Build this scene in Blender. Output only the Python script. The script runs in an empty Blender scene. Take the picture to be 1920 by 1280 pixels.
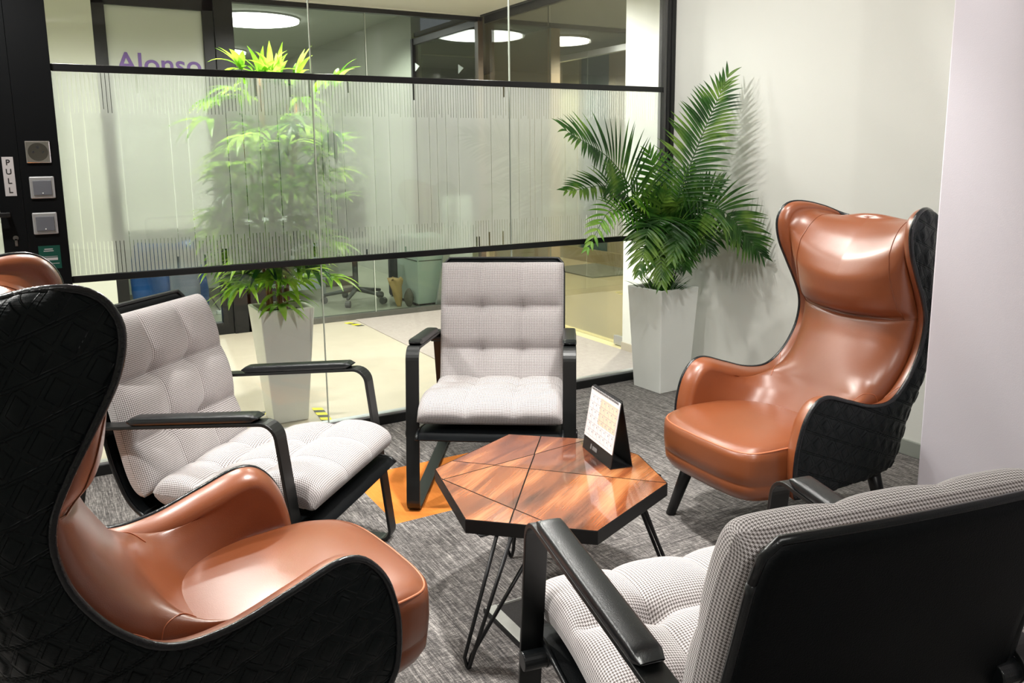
import bpy, bmesh, math, random
import numpy as np
from mathutils import Vector, Matrix
S = bpy.context.scene
COL = S.collection

# ------------------------------------------------------------------ camera
cam_d = bpy.data.cameras.new('camera'); cam = bpy.data.objects.new('camera', cam_d); COL.objects.link(cam)
X_ = (0.86637473, -0.09433722, 0.49040322)
Y_ = (-0.49928382, -0.14295478, 0.85456398)
Z_ = (-0.0105117, -0.98522303, -0.17095346)
cam.matrix_world = Matrix(((X_[0], -X_[1], -X_[2], 0.0), (Y_[0], -Y_[1], -Y_[2], 0.0), (Z_[0], -Z_[1], -Z_[2], 1.3), (0, 0, 0, 1)))
cam_d.sensor_width = 36; cam_d.sensor_fit = 'HORIZONTAL'
cam_d.lens = 1545.0 / 1920.0 * 36.0
cam_d.shift_y = -84.0 / 1920.0
cam_d.clip_start = 0.02
S.camera = cam

# ------------------------------------------------------------------ world, lights, exposure
S.view_settings.view_transform = 'Standard'; S.view_settings.look = 'None'
S.view_settings.gamma = 1.0; S.view_settings.use_curve_mapping = False
S.view_settings.exposure = 1.25
S.cycles.max_bounces = 10; S.cycles.transparent_max_bounces = 16; S.cycles.diffuse_bounces = 5
S.cycles.glossy_bounces = 4; S.cycles.transmission_bounces = 8
S.cycles.caustics_reflective = False; S.cycles.caustics_refractive = False
S.cycles.sample_clamp_indirect = 6.0
S.cycles.use_denoising = True
W = bpy.data.worlds.new('world'); S.world = W; W.use_nodes = True
W.node_tree.nodes['Background'].inputs[0].default_value = (0.85, 0.9, 1.0, 1)
W.node_tree.nodes['Background'].inputs[1].default_value = 0.05

def spot(name, loc, power, size=0.045, angle=150, blend=0.5, col=(1.0, 0.975, 0.93), aim=None):
    l = bpy.data.lights.new(name, 'SPOT'); l.energy = power; l.shadow_soft_size = size; l.color = col
    l.spot_size = math.radians(angle); l.spot_blend = blend
    o = bpy.data.objects.new(name, l); COL.objects.link(o); o.location = loc
    if aim: o.rotation_euler = (Vector(aim) - Vector(loc)).to_track_quat('-Z', 'Y').to_euler()
    return o
def area(name, loc, power, sx, sy, col=(1.0, 0.96, 0.88), rot=(0, 0, 0)):
    l = bpy.data.lights.new(name, 'AREA'); l.shape = 'RECTANGLE'; l.size = sx; l.size_y = sy; l.energy = power; l.color = col
    o = bpy.data.objects.new(name, l); COL.objects.link(o); o.location = loc; o.rotation_euler = rot
    return o
# lounge downlights, plus fill spots added to brighten chairs, film, wall and pillar
ROOM_L = [(1.10, 1.98, 88, 68, None), (-0.88, 2.0, 80, 112, None), (1.90, 2.02, 24, 84, None), (1.10, 0.75, 46, 64, (1.6, 2.9, 0.5)), (-0.88, 0.15, 8, 140, None),
          (1.75, 3.05, 24, 116, (3.165, 2.7, 1.3)), (-0.35, 2.95, 46, 140, None), (0.1, -1.0, 34, 84, (2.3, 0.9, 1.1)), (1.5, 1.3, 14, 90, (3.1, 3.0, 0.7))]
for i, (lx, ly, e, an, aim) in enumerate(ROOM_L):
    spot('downlight_and_fill_lamp', (lx, ly, 2.42), e, angle=an, aim=aim)
for lx, ly, e in ((0.9, 7.5, 40), (2.4, 7.6, 40), (1.6, 10.2, 60)):  # fill spots added to brighten the office; its own fittings are the discs
    spot('office_fill', (lx, ly, 2.6), e, 0.06, 150, 0.4, (0.97, 1.0, 0.95))
# corridor and lobby downlights; the pair by the glass added to brighten the plant
for lx, ly, e in ((0.2, 4.75, 20), (1.6, 4.85, 24), (2.75, 5.0, 44), (-1.2, 4.95, 20), (0.45, 3.80, 75), (1.60, 3.80, 70)):
    spot('corridor_and_fill_lamp', (lx, ly, 2.39), e, 0.05, 165, 0.3, (1.0, 0.98, 0.93))
for lx, ly, e in ((4.9, 5.6, 130), (5.0, 8.6, 130), (3.9, 4.8, 50)):
    spot('lobby_lamp', (lx, ly, 2.39), e, 0.05, 160, 0.3, (1.0, 0.94, 0.80))

# ------------------------------------------------------------------ helpers
def lin(c):
    return tuple(((x / 12.92) if x <= 0.04045 else ((x + 0.055) / 1.055) ** 2.4) for x in c)
def rgb(r, g, b): return lin((r / 255, g / 255, b / 255))
def newmat(name):
    m = bpy.data.materials.new(name); m.use_nodes = True
    nt = m.node_tree; b = nt.nodes['Principled BSDF']
    return m, nt, b
def N(nt, t, **kw):
    n = nt.nodes.new(t)
    for k, v in kw.items():
        if k == 'inp':
            for a, c in v.items(): n.inputs[a].default_value = c
        else: setattr(n, k, v)
    return n
def L(nt, a, b): nt.links.new(a, b)
def M2(nt, op, a, b=None, c=None):
    n = nt.nodes.new('ShaderNodeMath'); n.operation = op
    for i, v in enumerate((a, b, c)):
        if v is None: continue
        if isinstance(v, (int, float)): n.inputs[i].default_value = v
        else: nt.links.new(v, n.inputs[i])
    return n.outputs[0]
def mixc(nt, f, a, b):
    n = nt.nodes.new('ShaderNodeMix'); n.data_type = 'RGBA'
    for i, v in ((0, f), (6, a), (7, b)):
        if isinstance(v, (int, float)): n.inputs[i].default_value = v
        elif isinstance(v, tuple): n.inputs[i].default_value = (*v[:3], 1)
        else: nt.links.new(v, n.inputs[i])
    return n.outputs[2]
def simple(name, col, rough=0.5, metal=0.0, noise=0.0, nscale=30, bump=0.0, bscale=200, spec=0.5, coat=0.0):
    m, nt, b = newmat(name)
    b.inputs['Base Color'].default_value = (*col, 1); b.inputs['Roughness'].default_value = rough
    b.inputs['Metallic'].default_value = metal; b.inputs['Specular IOR Level'].default_value = spec
    b.inputs['Coat Weight'].default_value = coat
    tc = N(nt, 'ShaderNodeTexCoord')
    if noise:
        n = N(nt, 'ShaderNodeTexNoise', inp={'Scale': nscale, 'Detail': 5.0}); L(nt, tc.outputs['Object'], n.inputs['Vector'])
        dk = tuple(x * (1 - noise) for x in col); lt = tuple(min(1, x * (1 + noise)) for x in col)
        L(nt, mixc(nt, n.outputs[0], dk, lt), b.inputs['Base Color'])
    if bump:
        n = N(nt, 'ShaderNodeTexNoise', inp={'Scale': bscale, 'Detail': 3.0}); L(nt, tc.outputs['Object'], n.inputs['Vector'])
        bp = N(nt, 'ShaderNodeBump', inp={'Strength': bump, 'Distance': 0.002}); L(nt, n.outputs[0], bp.inputs['Height'])
        L(nt, bp.outputs[0], b.inputs['Normal'])
    return m
def obj(name, me, mats=None, parent=None, smooth=True):
    if mats is not None:
        for m in (mats if isinstance(mats, (list, tuple)) else [mats]): me.materials.append(m)
    if smooth: me.polygons.foreach_set('use_smooth', [True] * len(me.polygons))
    o = bpy.data.objects.new(name, me); COL.objects.link(o)
    if parent: o.parent = parent
    return o
def mk(name, V, F, mats=None, parent=None, smooth=False, uv=None):
    me = bpy.data.meshes.new(name); me.from_pydata([tuple(map(float, v)) for v in V], [], [tuple(map(int, f)) for f in F]); me.update()
    if uv is not None:
        u = me.uv_layers.new(name='UVMap'); li = np.empty(len(me.loops), dtype=np.int32); me.loops.foreach_get('vertex_index', li)
        u.data.foreach_set('uv', np.asarray(uv, dtype=np.float32)[li].ravel())
    return obj(name, me, mats, parent, smooth)
def thing(name, label, cat, loc=(0, 0, 0), rotz=0.0, group=None):
    o = bpy.data.objects.new(name, None); COL.objects.link(o); o.location = loc; o.rotation_euler = (0, 0, rotz)
    o['label'] = label; o['category'] = cat
    if group: o['group'] = group
    o.empty_display_size = 0.05
    return o
def tag(o, label, cat, group=None, kind=None):
    o['label'] = label; o['category'] = cat
    if group: o['group'] = group
    if kind: o['kind'] = kind
    return o
def dup(root, loc, rotz, label, group=None):
    r = root.copy(); COL.objects.link(r); r.location = loc; r.rotation_euler = (0, 0, rotz); r['label'] = label
    if group: r['group'] = group
    for ch in list(root.children):
        c = ch.copy(); COL.objects.link(c); c.parent = r
        for g in list(ch.children):
            d = g.copy(); COL.objects.link(d); d.parent = c
    return r
class MB:
    def __init__(s): s.V = []; s.F = []
    def add(s, V, F):
        n = len(s.V); s.V += [tuple(v) for v in V]; s.F += [tuple(i + n for i in f) for f in F]; return s
    def box(s, x0, x1, y0, y1, z0, z1):
        V = [(x, y, z) for x in (x0, x1) for y in (y0, y1) for z in (z0, z1)]
        return s.add(V, [(0, 1, 3, 2), (4, 6, 7, 5), (0, 4, 5, 1), (2, 3, 7, 6), (0, 2, 6, 4), (1, 5, 7, 3)])
    def tube(s, pts, r, n=10, cap=True):
        P = [Vector(p) for p in pts]; rs = r if isinstance(r, (list, tuple)) else [r] * len(P)
        up = Vector((0, 0, 1)); V = []; prev = None
        for i, p in enumerate(P):
            t = (P[min(i + 1, len(P) - 1)] - P[max(i - 1, 0)]).normalized()
            if prev is None:
                a = t.cross(up if abs(t.z) < 0.9 else Vector((1, 0, 0))).normalized()
            else: a = (prev - t * prev.dot(t)).normalized()
            prev = a; b = t.cross(a)
            for k in range(n):
                th = 2 * math.pi * k / n; V.append(p + (a * math.cos(th) + b * math.sin(th)) * rs[i])
        F = []
        for i in range(len(P) - 1):
            for k in range(n):
                F.append((i * n + k, i * n + (k + 1) % n, (i + 1) * n + (k + 1) % n, (i + 1) * n + k))
        if cap: F.append(tuple(range(n - 1, -1, -1))); F.append(tuple((len(P) - 1) * n + k for k in range(n)))
        return s.add(V, F)
    def prism(s, poly, z0, z1):
        n = len(poly); V = [(*p, z0) for p in poly] + [(*p, z1) for p in poly]
        return s.add(V, [tuple(range(n - 1, -1, -1)), tuple(range(n, 2 * n))] + [(i, (i + 1) % n, n + (i + 1) % n, n + i) for i in range(n)])
    def build(s, name, mat, parent=None, smooth=False, bevel=0.0, seg=2):
        o = mk(name, s.V, s.F, mat, parent, smooth)
        if bevel:
            b = o.modifiers.new('bevel', 'BEVEL'); b.width = bevel; b.segments = seg; b.limit_method = 'ANGLE'; b.angle_limit = math.radians(40)
        return o
def struct(o): o['kind'] = 'structure'; return o
def crs(P, n):
    """Catmull-Rom through P sampled at n points (numpy), parameter by chord."""
    P = np.asarray(P, float); d = np.r_[0, np.cumsum(np.linalg.norm(np.diff(P, axis=0), axis=1))]
    t = np.linspace(0, d[-1], n); out = np.zeros((n, P.shape[1]))
    T = np.zeros_like(P); T[1:-1] = (P[2:] - P[:-2]) / (d[2:] - d[:-2])[:, None]
    T[0] = (P[1] - P[0]) / (d[1] - d[0]); T[-1] = (P[-1] - P[-2]) / (d[-1] - d[-2])
    for i, tt in enumerate(t):
        k = min(np.searchsorted(d, tt, 'right') - 1, len(P) - 2); h = d[k + 1] - d[k]; s = (tt - d[k]) / h
        out[i] = (2*s**3-3*s**2+1)*P[k] + (s**3-2*s**2+s)*h*T[k] + (-2*s**3+3*s**2)*P[k+1] + (s**3-s**2)*h*T[k+1]
    return out
def interp_tab(x, tab):
    tab = np.asarray(tab, float); return np.interp(x, tab[:, 0], tab[:, 1])
def grid_faces(nu, nv, flip=False, wrapu=False, wrapv=False):
    F = []
    for i in range(nu if wrapu else nu - 1):
        for j in range(nv if wrapv else nv - 1):
            a = i * nv + j; b = ((i + 1) % nu) * nv + j; c = ((i + 1) % nu) * nv + (j + 1) % nv; d = i * nv + (j + 1) % nv
            F.append((a, d, c, b) if flip else (a, b, c, d))
    return F
def smooth01(a, b, x):
    t = np.clip((np.asarray(x, float) - a) / (b - a), 0, 1); return t * t * (3 - 2 * t)

# ------------------------------------------------------------------ materials
M_wall = simple('wall_paint', rgb(233, 234, 227), 0.75, noise=0.02, nscale=3, bump=0.15, bscale=350)
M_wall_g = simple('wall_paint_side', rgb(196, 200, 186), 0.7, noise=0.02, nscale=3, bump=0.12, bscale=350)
M_pillar = simple('pillar_paint', rgb(214, 209, 217), 0.6, noise=0.015, nscale=4, bump=0.12, bscale=300)
M_ceil = simple('ceiling_paint', rgb(235, 234, 228), 0.85, noise=0.01, nscale=3)
M_base = simple('baseboard_paint', rgb(150, 154, 146), 0.45, noise=0.04, nscale=8)
M_black = simple('black_frame_metal', (0.006, 0.0065, 0.007), 0.35, noise=0.15, nscale=12, spec=0.4)
M_postblk = simple('black_panel_laminate', (0.004, 0.0045, 0.005), 0.42, noise=0.15, nscale=9, spec=0.12)
M_chair_metal = simple('powder_coated_steel', rgb(15, 17, 17), 0.36, noise=0.1, nscale=20, bump=0.1, bscale=900)
M_pad = simple('armrest_pad_leather', rgb(17, 20, 22), 0.3, noise=0.1, nscale=20, bump=0.2, bscale=500)
M_shell = simple('sling_shell_leather', (0.0016, 0.0024, 0.003), 0.55, noise=0.2, nscale=14, bump=0.25, bscale=420, spec=0.14)
M_chrome = simple('chrome', (0.75, 0.74, 0.72), 0.14, metal=1.0)
M_alu = simple('aluminium_frame', (0.52, 0.53, 0.54), 0.35, metal=0.7)
M_grey = simple('switch_grey', rgb(96, 98, 104), 0.35)
M_white = simple('white_laminate', rgb(226, 228, 224), 0.4)
M_steel = simple('brushed_steel', (0.72, 0.73, 0.68), 0.35, metal=0.3, noise=0.1, nscale=60)
M_pot = simple('pot_fibreglass', rgb(236, 238, 233), 0.45, noise=0.04, nscale=7, bump=0.1, bscale=120)
M_soil = simple('soil', (0.02, 0.015, 0.01), 0.95, noise=0.5, nscale=60, bump=1.0, bscale=120)
M_card_blk = simple('black_card', (0.006, 0.006, 0.007), 0.45)
M_green = simple('green_sticker', rgb(6, 66, 54), 0.4)
M_ink = simple('black_ink', (0.01, 0.01, 0.01), 0.6)
M_tagw = simple('sticker_silver', rgb(176, 172, 172), 0.4)
M_purple = simple('purple_vinyl', rgb(110, 84, 150), 0.5)
M_cane = simple('cane_bark', rgb(128, 92, 48), 0.7, noise=0.4, nscale=50)
M_yellow = simple('hazard_yellow', rgb(245, 236, 20), 0.45)
M_tapeblk = simple('hazard_black', rgb(70, 70, 66), 0.5)

def leather(name, c1, c2, rough, coat=0.0):
    m, nt, b = newmat(name); tc = N(nt, 'ShaderNodeTexCoord')
    n = N(nt, 'ShaderNodeTexNoise', inp={'Scale': 4.0, 'Detail': 6.0, 'Roughness': 0.6}); L(nt, tc.outputs['Object'], n.inputs['Vector'])
    L(nt, mixc(nt, n.outputs[0], c1, c2), b.inputs['Base Color'])
    b.inputs['Roughness'].default_value = rough; b.inputs['Specular IOR Level'].default_value = 0.5 if coat else 0.22
    b.inputs['Coat Weight'].default_value = coat; b.inputs['Coat Roughness'].default_value = 0.3
    v = N(nt, 'ShaderNodeTexVoronoi', inp={'Scale': 420.0}); L(nt, tc.outputs['Object'], v.inputs['Vector'])
    w = N(nt, 'ShaderNodeTexNoise', inp={'Scale': 16.0, 'Detail': 3.0}); L(nt, tc.outputs['Object'], w.inputs['Vector'])
    b1 = N(nt, 'ShaderNodeBump', inp={'Strength': 0.12, 'Distance': 0.001}); L(nt, v.outputs['Distance'], b1.inputs['Height'])
    b2 = N(nt, 'ShaderNodeBump', inp={'Strength': 0.12, 'Distance': 0.006}); L(nt, w.outputs[0], b2.inputs['Height']); L(nt, b1.outputs[0], b2.inputs['Normal'])
    L(nt, b2.outputs[0], b.inputs['Normal'])
    return m
M_brown = leather('tan_leather', rgb(118, 63, 34), rgb(142, 77, 43), 0.34, 0.5)
M_brown_pipe = simple('tan_piping', rgb(186, 112, 78), 0.35)
M_quilt = leather('black_quilted_leather', (0.003, 0.0055, 0.006), (0.006, 0.0095, 0.0105), 0.36)
def quilt_nodes(m, hp=0.062, hq=0.066):
    nt = m.node_tree; b = nt.nodes['Principled BSDF']; uv = N(nt, 'ShaderNodeUVMap'); sp = N(nt, 'ShaderNodeSeparateXYZ'); L(nt, uv.outputs[0], sp.inputs[0])
    q = M2(nt, 'DIVIDE', sp.outputs[1], hq); r_ = M2(nt, 'FLOOR', q); y = M2(nt, 'ABSOLUTE', M2(nt, 'SUBTRACT', M2(nt, 'FRACT', q), 0.5))
    odd = M2(nt, 'MULTIPLY', M2(nt, 'FRACT', M2(nt, 'MULTIPLY', r_, 0.5)), 1.0)
    x = M2(nt, 'ABSOLUTE', M2(nt, 'SUBTRACT', M2(nt, 'FRACT', M2(nt, 'ADD', M2(nt, 'DIVIDE', sp.outputs[0], hp), odd)), 0.5))
    mm = M2(nt, 'ADD', M2(nt, 'DIVIDE', x, 0.34), M2(nt, 'DIVIDE', y, 0.37))
    def mr(v, a, c, ta, tb):
        n = nt.nodes.new('ShaderNodeMapRange'); n.interpolation_type = 'SMOOTHSTEP'; L(nt, v, n.inputs[0])
        for k, z in zip((1, 2, 3, 4), (a, c, ta, tb)): n.inputs[k].default_value = z
        return n.outputs[0]
    pad = mr(mm, 0.86, 1.02, 1.0, 0.0)
    l1 = mr(M2(nt, 'ABSOLUTE', M2(nt, 'SUBTRACT', y, 0.455)), 0.0, 0.03, -0.55, 0.0)
    dg = M2(nt, 'ABSOLUTE', M2(nt, 'SUBTRACT', M2(nt, 'ADD', M2(nt, 'MULTIPLY', x, 2.0), M2(nt, 'MULTIPLY', y, 2.0)), 1.13))
    l2 = mr(dg, 0.0, 0.07, -0.3, 0.0)
    h = M2(nt, 'ADD', pad, M2(nt, 'ADD', l1, l2))
    bp = N(nt, 'ShaderNodeBump', inp={'Strength': 1.0, 'Distance': 0.0042}); L(nt, h, bp.inputs['Height'])
    old = b.inputs['Normal'].links[0].from_socket; L(nt, old, bp.inputs['Normal']); L(nt, bp.outputs[0], b.inputs['Normal'])
quilt_nodes(M_quilt)
M_blkpipe = simple('black_piping', (0.008, 0.009, 0.011), 0.22, bump=0.5, bscale=160)

def houndstooth():
    m, nt, b = newmat('houndstooth_fabric'); uv = N(nt, 'ShaderNodeUVMap'); sp = N(nt, 'ShaderNodeSeparateXYZ'); L(nt, uv.outputs[0], sp.inputs[0])
    p = 1 / 0.0057
    u = M2(nt, 'MULTIPLY', sp.outputs[0], p); v = M2(nt, 'MULTIPLY', sp.outputs[1], p)
    U = M2(nt, 'LESS_THAN', M2(nt, 'FRACT', u), 0.5); V = M2(nt, 'LESS_THAN', M2(nt, 'FRACT', v), 0.5)
    T = M2(nt, 'LESS_THAN', M2(nt, 'FRACT', M2(nt, 'MULTIPLY', M2(nt, 'ADD', u, v), 2.0)), 0.5)
    d = M2(nt, 'ADD', M2(nt, 'MULTIPLY', U, T), M2(nt, 'MULTIPLY', V, M2(nt, 'SUBTRACT', 1.0, T)))
    tc = N(nt, 'ShaderNodeTexCoord'); n = N(nt, 'ShaderNodeTexNoise', inp={'Scale': 700.0, 'Detail': 2.0}); L(nt, tc.outputs['Object'], n.inputs['Vector'])
    light = mixc(nt, n.outputs[0], rgb(200, 195, 196), rgb(228, 222, 221)); dark = mixc(nt, n.outputs[0], rgb(72, 66, 63), rgb(112, 104, 100))
    L(nt, mixc(nt, d, light, dark), b.inputs['Base Color']); b.inputs['Roughness'].default_value = 0.9
    b.inputs['Sheen Weight'].default_value = 0.25; b.inputs['Specular IOR Level'].default_value = 0.2
    bp = N(nt, 'ShaderNodeBump', inp={'Strength': 0.35, 'Distance': 0.001}); L(nt, n.outputs[0], bp.inputs['Height']); L(nt, bp.outputs[0], b.inputs['Normal'])
    return m
M_hound = houndstooth()

def carpet():
    m, nt, b = newmat('carpet_tiles'); tc = N(nt, 'ShaderNodeTexCoord'); sp = N(nt, 'ShaderNodeSeparateXYZ'); L(nt, tc.outputs['Object'], sp.inputs[0])
    x, y = sp.outputs[0], sp.outputs[1]
    tx = M2(nt, 'MULTIPLY', M2(nt, 'SUBTRACT', x, 1.01), 2.0); ty = M2(nt, 'MULTIPLY', M2(nt, 'SUBTRACT', y, 2.61), 2.0)
    ix, iy = M2(nt, 'FLOOR', tx), M2(nt, 'FLOOR', ty)
    cell = N(nt, 'ShaderNodeCombineXYZ'); L(nt, ix, cell.inputs[0]); L(nt, iy, cell.inputs[1])
    wn = N(nt, 'ShaderNodeTexWhiteNoise', noise_dimensions='3D'); L(nt, cell.outputs[0], wn.inputs['Vector'])
    turn = M2(nt, 'GREATER_THAN', wn.outputs['Value'], 0.62)
    def streak(a, bb, sa, sb, off):
        c = N(nt, 'ShaderNodeCombineXYZ')
        L(nt, M2(nt, 'MULTIPLY', a, sa), c.inputs[0]); L(nt, M2(nt, 'MULTIPLY', bb, sb), c.inputs[1]); L(nt, M2(nt, 'MULTIPLY_ADD', wn.outputs['Value'], 37.0, off), c.inputs[2])
        n = N(nt, 'ShaderNodeTexNoise', inp={'Scale': 1.0, 'Detail': 2.0, 'Roughness': 0.55}); L(nt, c.outputs[0], n.inputs['Vector']); return n.outputs[0]
    def mixf(f, a, bb): return M2(nt, 'ADD', M2(nt, 'MULTIPLY', a, M2(nt, 'SUBTRACT', 1.0, f)), M2(nt, 'MULTIPLY', bb, f))
    A = mixf(turn, x, y); B = mixf(turn, y, x)
    s1 = streak(A, B, 300, 22, 0); s2 = streak(A, B, 150, 3, 11); s3 = streak(B, A, 340, 45, 23); s4 = streak(A, B, 700, 500, 40)
    lum = M2(nt, 'ADD', M2(nt, 'MULTIPLY', s1, 0.34), M2(nt, 'ADD', M2(nt, 'MULTIPLY', s2, 0.22), M2(nt, 'ADD', M2(nt, 'MULTIPLY', s3, 0.28), M2(nt, 'MULTIPLY', s4, 0.28))))
    cr = N(nt, 'ShaderNodeValToRGB'); L(nt, lum, cr.inputs[0]); e = cr.color_ramp.elements
    e[0].position = 0.42; e[0].color = (*rgb(60, 58, 58), 1); e[1].position = 0.72; e[1].color = (*rgb(206, 200, 194), 1)
    k = cr.color_ramp.elements.new(0.56); k.color = (*rgb(118, 114, 112), 1)
    # orange accent tiles (two beside the middle chair, one at the left)
    def rng(v, a, c): return M2(nt, 'MULTIPLY', M2(nt, 'GREATER_THAN', v, a), M2(nt, 'LESS_THAN', v, c))
    o1 = M2(nt, 'MULTIPLY', rng(ix, -0.5, 1.5), rng(iy, -0.5, 0.5)); o2 = M2(nt, 'MULTIPLY', rng(ix, -3.5, -2.5), rng(iy, -1.5, -0.5))
    org = M2(nt, 'MAXIMUM', o1, o2)
    oc = mixc(nt, lum, rgb(222, 112, 34), rgb(255, 164, 84))
    L(nt, mixc(nt, org, cr.outputs[0], oc), b.inputs['Base Color']); b.inputs['Roughness'].default_value = 0.95; b.inputs['Specular IOR Level'].default_value = 0.1
    bp = N(nt, 'ShaderNodeBump', inp={'Strength': 0.5, 'Distance': 0.003}); L(nt, lum, bp.inputs['Height']); L(nt, bp.outputs[0], b.inputs['Normal'])
    return m
M_carpet = carpet()
def stone(name, c1, c2, rough, scale=6):
    m, nt, b = newmat(name); tc = N(nt, 'ShaderNodeTexCoord')
    n = N(nt, 'ShaderNodeTexNoise', inp={'Scale': scale, 'Detail': 8.0, 'Roughness': 0.7}); L(nt, tc.outputs['Object'], n.inputs['Vector'])
    f = N(nt, 'ShaderNodeTexNoise', inp={'Scale': 160.0, 'Detail': 2.0}); L(nt, tc.outputs['Object'], f.inputs['Vector'])
    fac = M2(nt, 'ADD', M2(nt, 'MULTIPLY', n.outputs[0], 0.6), M2(nt, 'MULTIPLY', f.outputs[0], 0.4))
    L(nt, mixc(nt, fac, c1, c2), b.inputs['Base Color']); b.inputs['Roughness'].default_value = rough
    return m
M_tilefloor = stone('corridor_tile', rgb(174, 166, 148), rgb(208, 200, 182), 0.35)
M_corrcarpet = stone('corridor_carpet', rgb(134, 126, 122), rgb(190, 182, 176), 0.95, 30)
M_lobbyfloor = stone('lobby_tile', rgb(146, 136, 106), rgb(176, 166, 134), 0.18, 3)
M_officefloor = stone('office_floor', rgb(140, 142, 124), rgb(170, 172, 152), 0.3, 4)
M_lobby_brown = simple('brown_panel', rgb(150, 130, 100), 0.4, noise=0.1, nscale=2)
M_lobby_olive = simple('olive_panel', rgb(140, 138, 108), 0.45, noise=0.05, nscale=3)
M_lobby_teal = simple('teal_panel', rgb(50, 74, 74), 0.3, noise=0.1, nscale=3)
M_lobby_tan = simple('tan_panel', rgb(128, 120, 94), 0.4, noise=0.06, nscale=3)
M_skirt = simple('stone_skirting', rgb(132, 122, 92), 0.4, noise=0.15, nscale=12)
M_off_wall = simple('office_wall_paint', rgb(176, 178, 164), 0.7)
M_off_ceil = simple('office_ceiling_paint', rgb(172, 174, 164), 0.8)
M_lobby_ceil = simple('lobby_ceiling_paint', rgb(70, 72, 68), 0.8)
M_blue = simple('blue_nylon', rgb(22, 84, 156), 0.45, noise=0.4, nscale=9, bump=1.0, bscale=14)
M_mauve = simple('grey_plastic_sheet', rgb(126, 130, 150), 0.4)
M_sack = simple('paper_sack', rgb(176, 148, 92), 0.8, noise=0.2, nscale=20, bump=0.8, bscale=25)
M_dark = simple('dark_cloth', rgb(16, 26, 30), 0.8, noise=0.2, nscale=10)
M_greycab = simple('cabinet_grey', rgb(168, 182, 170), 0.4)
M_desk = simple('desk_panel', rgb(176, 182, 184), 0.5)
M_castor = simple('office_chair_grey', rgb(84, 86, 82), 0.5)

def glass_mat(name, tint, fres=1.0):
    m = bpy.data.materials.new(name); m.use_nodes = True; nt = m.node_tree; nt.nodes.clear()
    out = N(nt, 'ShaderNodeOutputMaterial'); t = N(nt, 'ShaderNodeBsdfTransparent'); t.inputs[0].default_value = (*tint, 1)
    g = N(nt, 'ShaderNodeBsdfGlossy', inp={'Roughness': 0.0}); fr = N(nt, 'ShaderNodeFresnel', inp={'IOR': 1.4})
    mx = N(nt, 'ShaderNodeMixShader'); L(nt, M2(nt, 'MULTIPLY', fr.outputs[0], fres), mx.inputs[0]); L(nt, t.outputs[0], mx.inputs[1]); L(nt, g.outputs[0], mx.inputs[2])
    L(nt, mx.outputs[0], out.inputs[0]); return m
M_glass = glass_mat('clear_glass', (0.985, 0.99, 0.985), 0.8)
M_glass_off = glass_mat('office_glass', (0.88, 0.92, 0.89), 0.6)
M_glass_door = glass_mat('door_glass', (0.95, 0.96, 0.90), 0.4)
M_glass_edge = simple('glass_edge', rgb(196, 204, 190), 0.2)
def frost():
    m = bpy.data.materials.new('frosted_film'); m.use_nodes = True; nt = m.node_tree; nt.nodes.clear()
    out = N(nt, 'ShaderNodeOutputMaterial')
    g = N(nt, 'ShaderNodeBsdfGlass', inp={'Roughness': 0.10, 'IOR': 1.35}); g.inputs['Color'].default_value = (0.97, 1.0, 0.98, 1)
    tl = N(nt, 'ShaderNodeBsdfTranslucent'); tl.inputs[0].default_value = (0.95, 0.96, 0.93, 1)
    df = N(nt, 'ShaderNodeBsdfDiffuse'); df.inputs[0].default_value = (0.90, 0.94, 0.92, 1)
    m1 = N(nt, 'ShaderNodeMixShader', inp={0: 0.45}); L(nt, tl.outputs[0], m1.inputs[1]); L(nt, df.outputs[0], m1.inputs[2])
    m2 = N(nt, 'ShaderNodeMixShader', inp={0: 0.38}); L(nt, g.outputs[0], m2.inputs[1]); L(nt, m1.outputs[0], m2.inputs[2])
    L(nt, m2.outputs[0], out.inputs[0]); return m
M_frost = frost()
m = bpy.data.materials.new('film_clear'); m.use_nodes = True; nt = m.node_tree; nt.nodes.clear()
o_ = N(nt, 'ShaderNodeOutputMaterial'); t_ = N(nt, 'ShaderNodeBsdfTransparent'); t_.inputs[0].default_value = (0.9, 0.91, 0.9, 1); L(nt, t_.outputs[0], o_.inputs[0]); M_filmclear = m
def emis(name, c, s):
    m = bpy.data.materials.new(name); m.use_nodes = True; nt = m.node_tree; nt.nodes.clear()
    out = N(nt, 'ShaderNodeOutputMaterial'); e = N(nt, 'ShaderNodeEmission', inp={'Strength': s}); e.inputs[0].default_value = (*c, 1); L(nt, e.outputs[0], out.inputs[0]); return m
M_lamp = emis('lamp_diffuser', (1, 0.98, 0.94), 5.0)

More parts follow.
